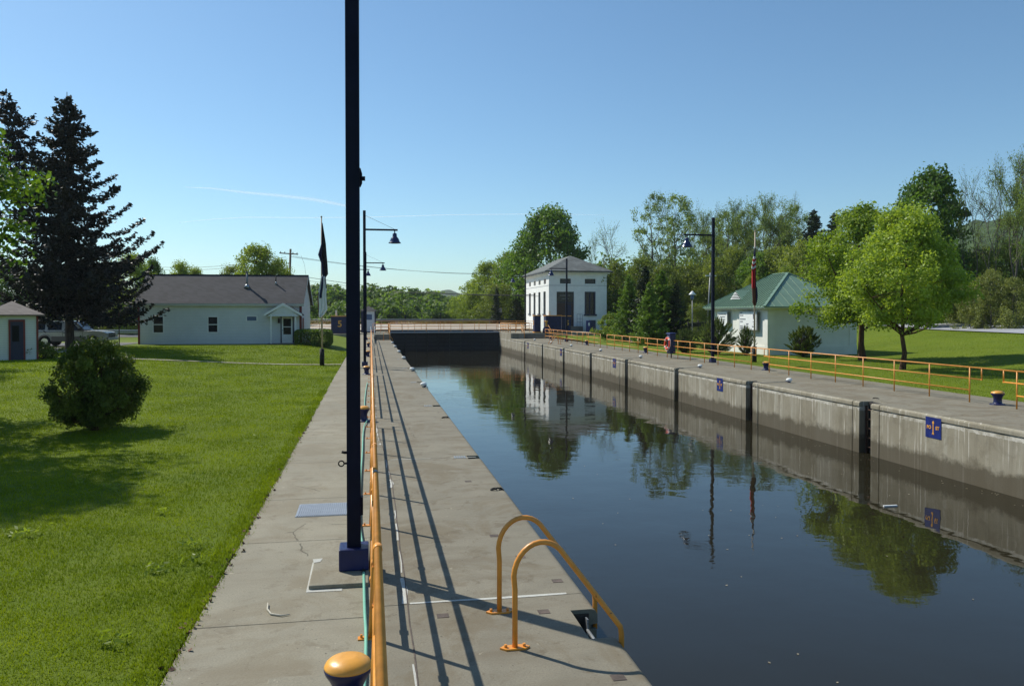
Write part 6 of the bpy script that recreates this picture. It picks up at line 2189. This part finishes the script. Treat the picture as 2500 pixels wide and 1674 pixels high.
def gz_(py): return CAM_H + (765 - py) * kR


def gx_(px): return (px - 1837) * kR / .98


def stripes(d, u):
    if d < .50: return 0
    if d < 1.38:
        return 2 if int((d - .50) / .145) % 2 == 0 else 1
    if u > .70: return 0
    if d < 2.35: return 1
    return 3  # brown foot of the flag: the cloth's own shadow painted on


drape('draped_flag', [(gz_(602), -.03, .02), (gz_(625), -.10, .02), (gz_(655), -.25, .02), (gz_(664), -.22, .03), (gz_(700), -.20, .05), (gz_(705), -.18, .10), (gz_(725), -.16, .14), (gz_(738), -.16, .12), (gz_(744), -.06, .08)],
      'limp red, white and blue striped flag on the tan flagpole', (22.05, 42.52, 0), ['fl_navy', 'fl_red', 'fl_white', 'fl_brown'], stripes, 3, .07, seed=3)

# ------------------------------------------------------------------ utility pole and wires
x, y = at(708, 108)
t = thing('utility_pole', 'brown wooden utility pole behind the right half of the house', 'utility pole', (x, y, .5), 0)
MB().tube([(-.25, 0, 0), (.12, 0, 11.2)], [.2, .14], 10).build('pole', M['wood'], t)
mb = MB(); mb.obox((-.1, 0, 10.55), (.75, .66, .0), 1.5, (-.66, .75, 0), .06, (0, 0, 1), .07); mb.build('cross_arm', M['wood'], t)
mb = MB()
for k in (-1, -.5, .5, 1): mb.lathe([(.05, 0), (.07, .1), (.03, .2)], (-.1 + k * 1.0, k * .9, 10.62), 8)
mb.build('insulator', M['grey'], t)
pole_top = Vector((x + .1, y, 11.1))


def wire(a, b_, sag, label, r=.022):
    a, b_ = Vector(a), Vector(b_)
    pts = [a.lerp(b_, u) + Vector((0, 0, -4 * sag * u * (1 - u))) for u in lin(0, 1, 24)]
    tag(MB().tube(pts, r, 5).build('power_line', M['wire']), label, 'cable', 'power lines')


def P3(px, py, D):
    x, y = at(px, D)
    return (x, y, topz(py, D))


wire(pole_top + Vector((-.1, 0, -.45)), P3(1420, 655, 150), 1.6, 'upper power line running right from the utility pole to the trees')
wire(pole_top + Vector((.3, .5, -.35)), P3(1420, 661, 152), 1.5, 'second power line just below the upper one, from the utility pole')
wire(P3(300, 645, 112), pole_top + Vector((-.6, 0, -.5)), .9, 'upper power line left of the utility pole')
wire(P3(300, 652, 112), pole_top + Vector((-.4, 0, -.8)), .9, 'lower power line left of the utility pole')
wire(P3(700, 668, 100), P3(1560, 712, 108), 1.55, 'long dark cable sagging low across the valley to the powerhouse', .03)
wire(P3(960, 712, 118), P3(1560, 716, 104), .35, 'thick black cable in front of the far wood, left of the powerhouse', .05)
wire(P3(700, 676, 104), P3(1000, 706, 118), .4, 'short cable left of the nearest lamp pole below the main lines', .02)

# ------------------------------------------------------------------ contrails
cm_, ct, cb_ = newmat('thin_ice_cloud')
ct.nodes.remove(cb_)
tr_ = nd(ct, 'ShaderNodeBsdfTransparent'); df_ = nd(ct, 'ShaderNodeBsdfTranslucent'); df_.inputs[0].default_value = (1.55, 1.55, 1.55, 1)  # brighter than white: sunlight scattered forward is put into the colour
df2 = nd(ct, 'ShaderNodeBsdfDiffuse'); df2.inputs[0].default_value = (1.55, 1.55, 1.55, 1)
ad = nd(ct, 'ShaderNodeMixShader'); ad.inputs[0].default_value = .5
ct.links.new(df_.outputs[0], ad.inputs[1]); ct.links.new(df2.outputs[0], ad.inputs[2])
mx_ = nd(ct, 'ShaderNodeMixShader')
lw = nd(ct, 'ShaderNodeLayerWeight'); lw.inputs[0].default_value = .5
fac = mth(ct, 'MULTIPLY', mth(ct, 'POWER', mth(ct, 'SUBTRACT', 1.0, lw.outputs['Facing']), 2.0), .20)
ct.links.new(fac, mx_.inputs[0]); ct.links.new(tr_.outputs[0], mx_.inputs[1]); ct.links.new(ad.outputs[0], mx_.inputs[2])
ct.links.new(mx_.outputs[0], ct.nodes['Material Output'].inputs[0])
M['cloud'] = cm_
pts = [P3(px, py, 12000) for px, py in [(455, 458), (520, 461), (600, 471), (680, 478), (760, 487), (800, 494), (845, 503), (880, 515)]]
tag(MB().tube(pts, [6, 16, 24, 30, 34, 34, 26, 10], 12).build('contrail', M['cloud']), 'bright white vapour trail in the sky left of the nearest pole', 'contrail')
pts = [P3(px, py, 12500) for px, py in [(440, 544), (520, 536), (600, 531), (750, 532), (900, 531), (1100, 525), (1340, 523), (1500, 526)]]
tag(MB().tube(pts, [4, 8, 10, 10, 9, 8, 7, 3], 12).build('contrail', M['cloud']), 'faint thin vapour trail low in the sky', 'contrail')
# ------------------------------------------------------------------ air
hz_m, ht, hb = newmat('air_haze')
ht.nodes.remove(hb)
pv = ht.nodes.new('ShaderNodeVolumePrincipled')
pv.inputs['Color'].default_value = (.86, .93, 1, 1); pv.inputs['Density'].default_value = .00013
pv.inputs['Anisotropy'].default_value = .2
ht.links.new(pv.outputs[0], ht.nodes['Material Output'].inputs['Volume'])
tag(MB().box(-2500, 2500, -150, 2600, -11, 75).build('haze', hz_m), 'thin pale summer haze in the air', 'haze', kind='stuff')
print('done', len(bpy.data.objects))
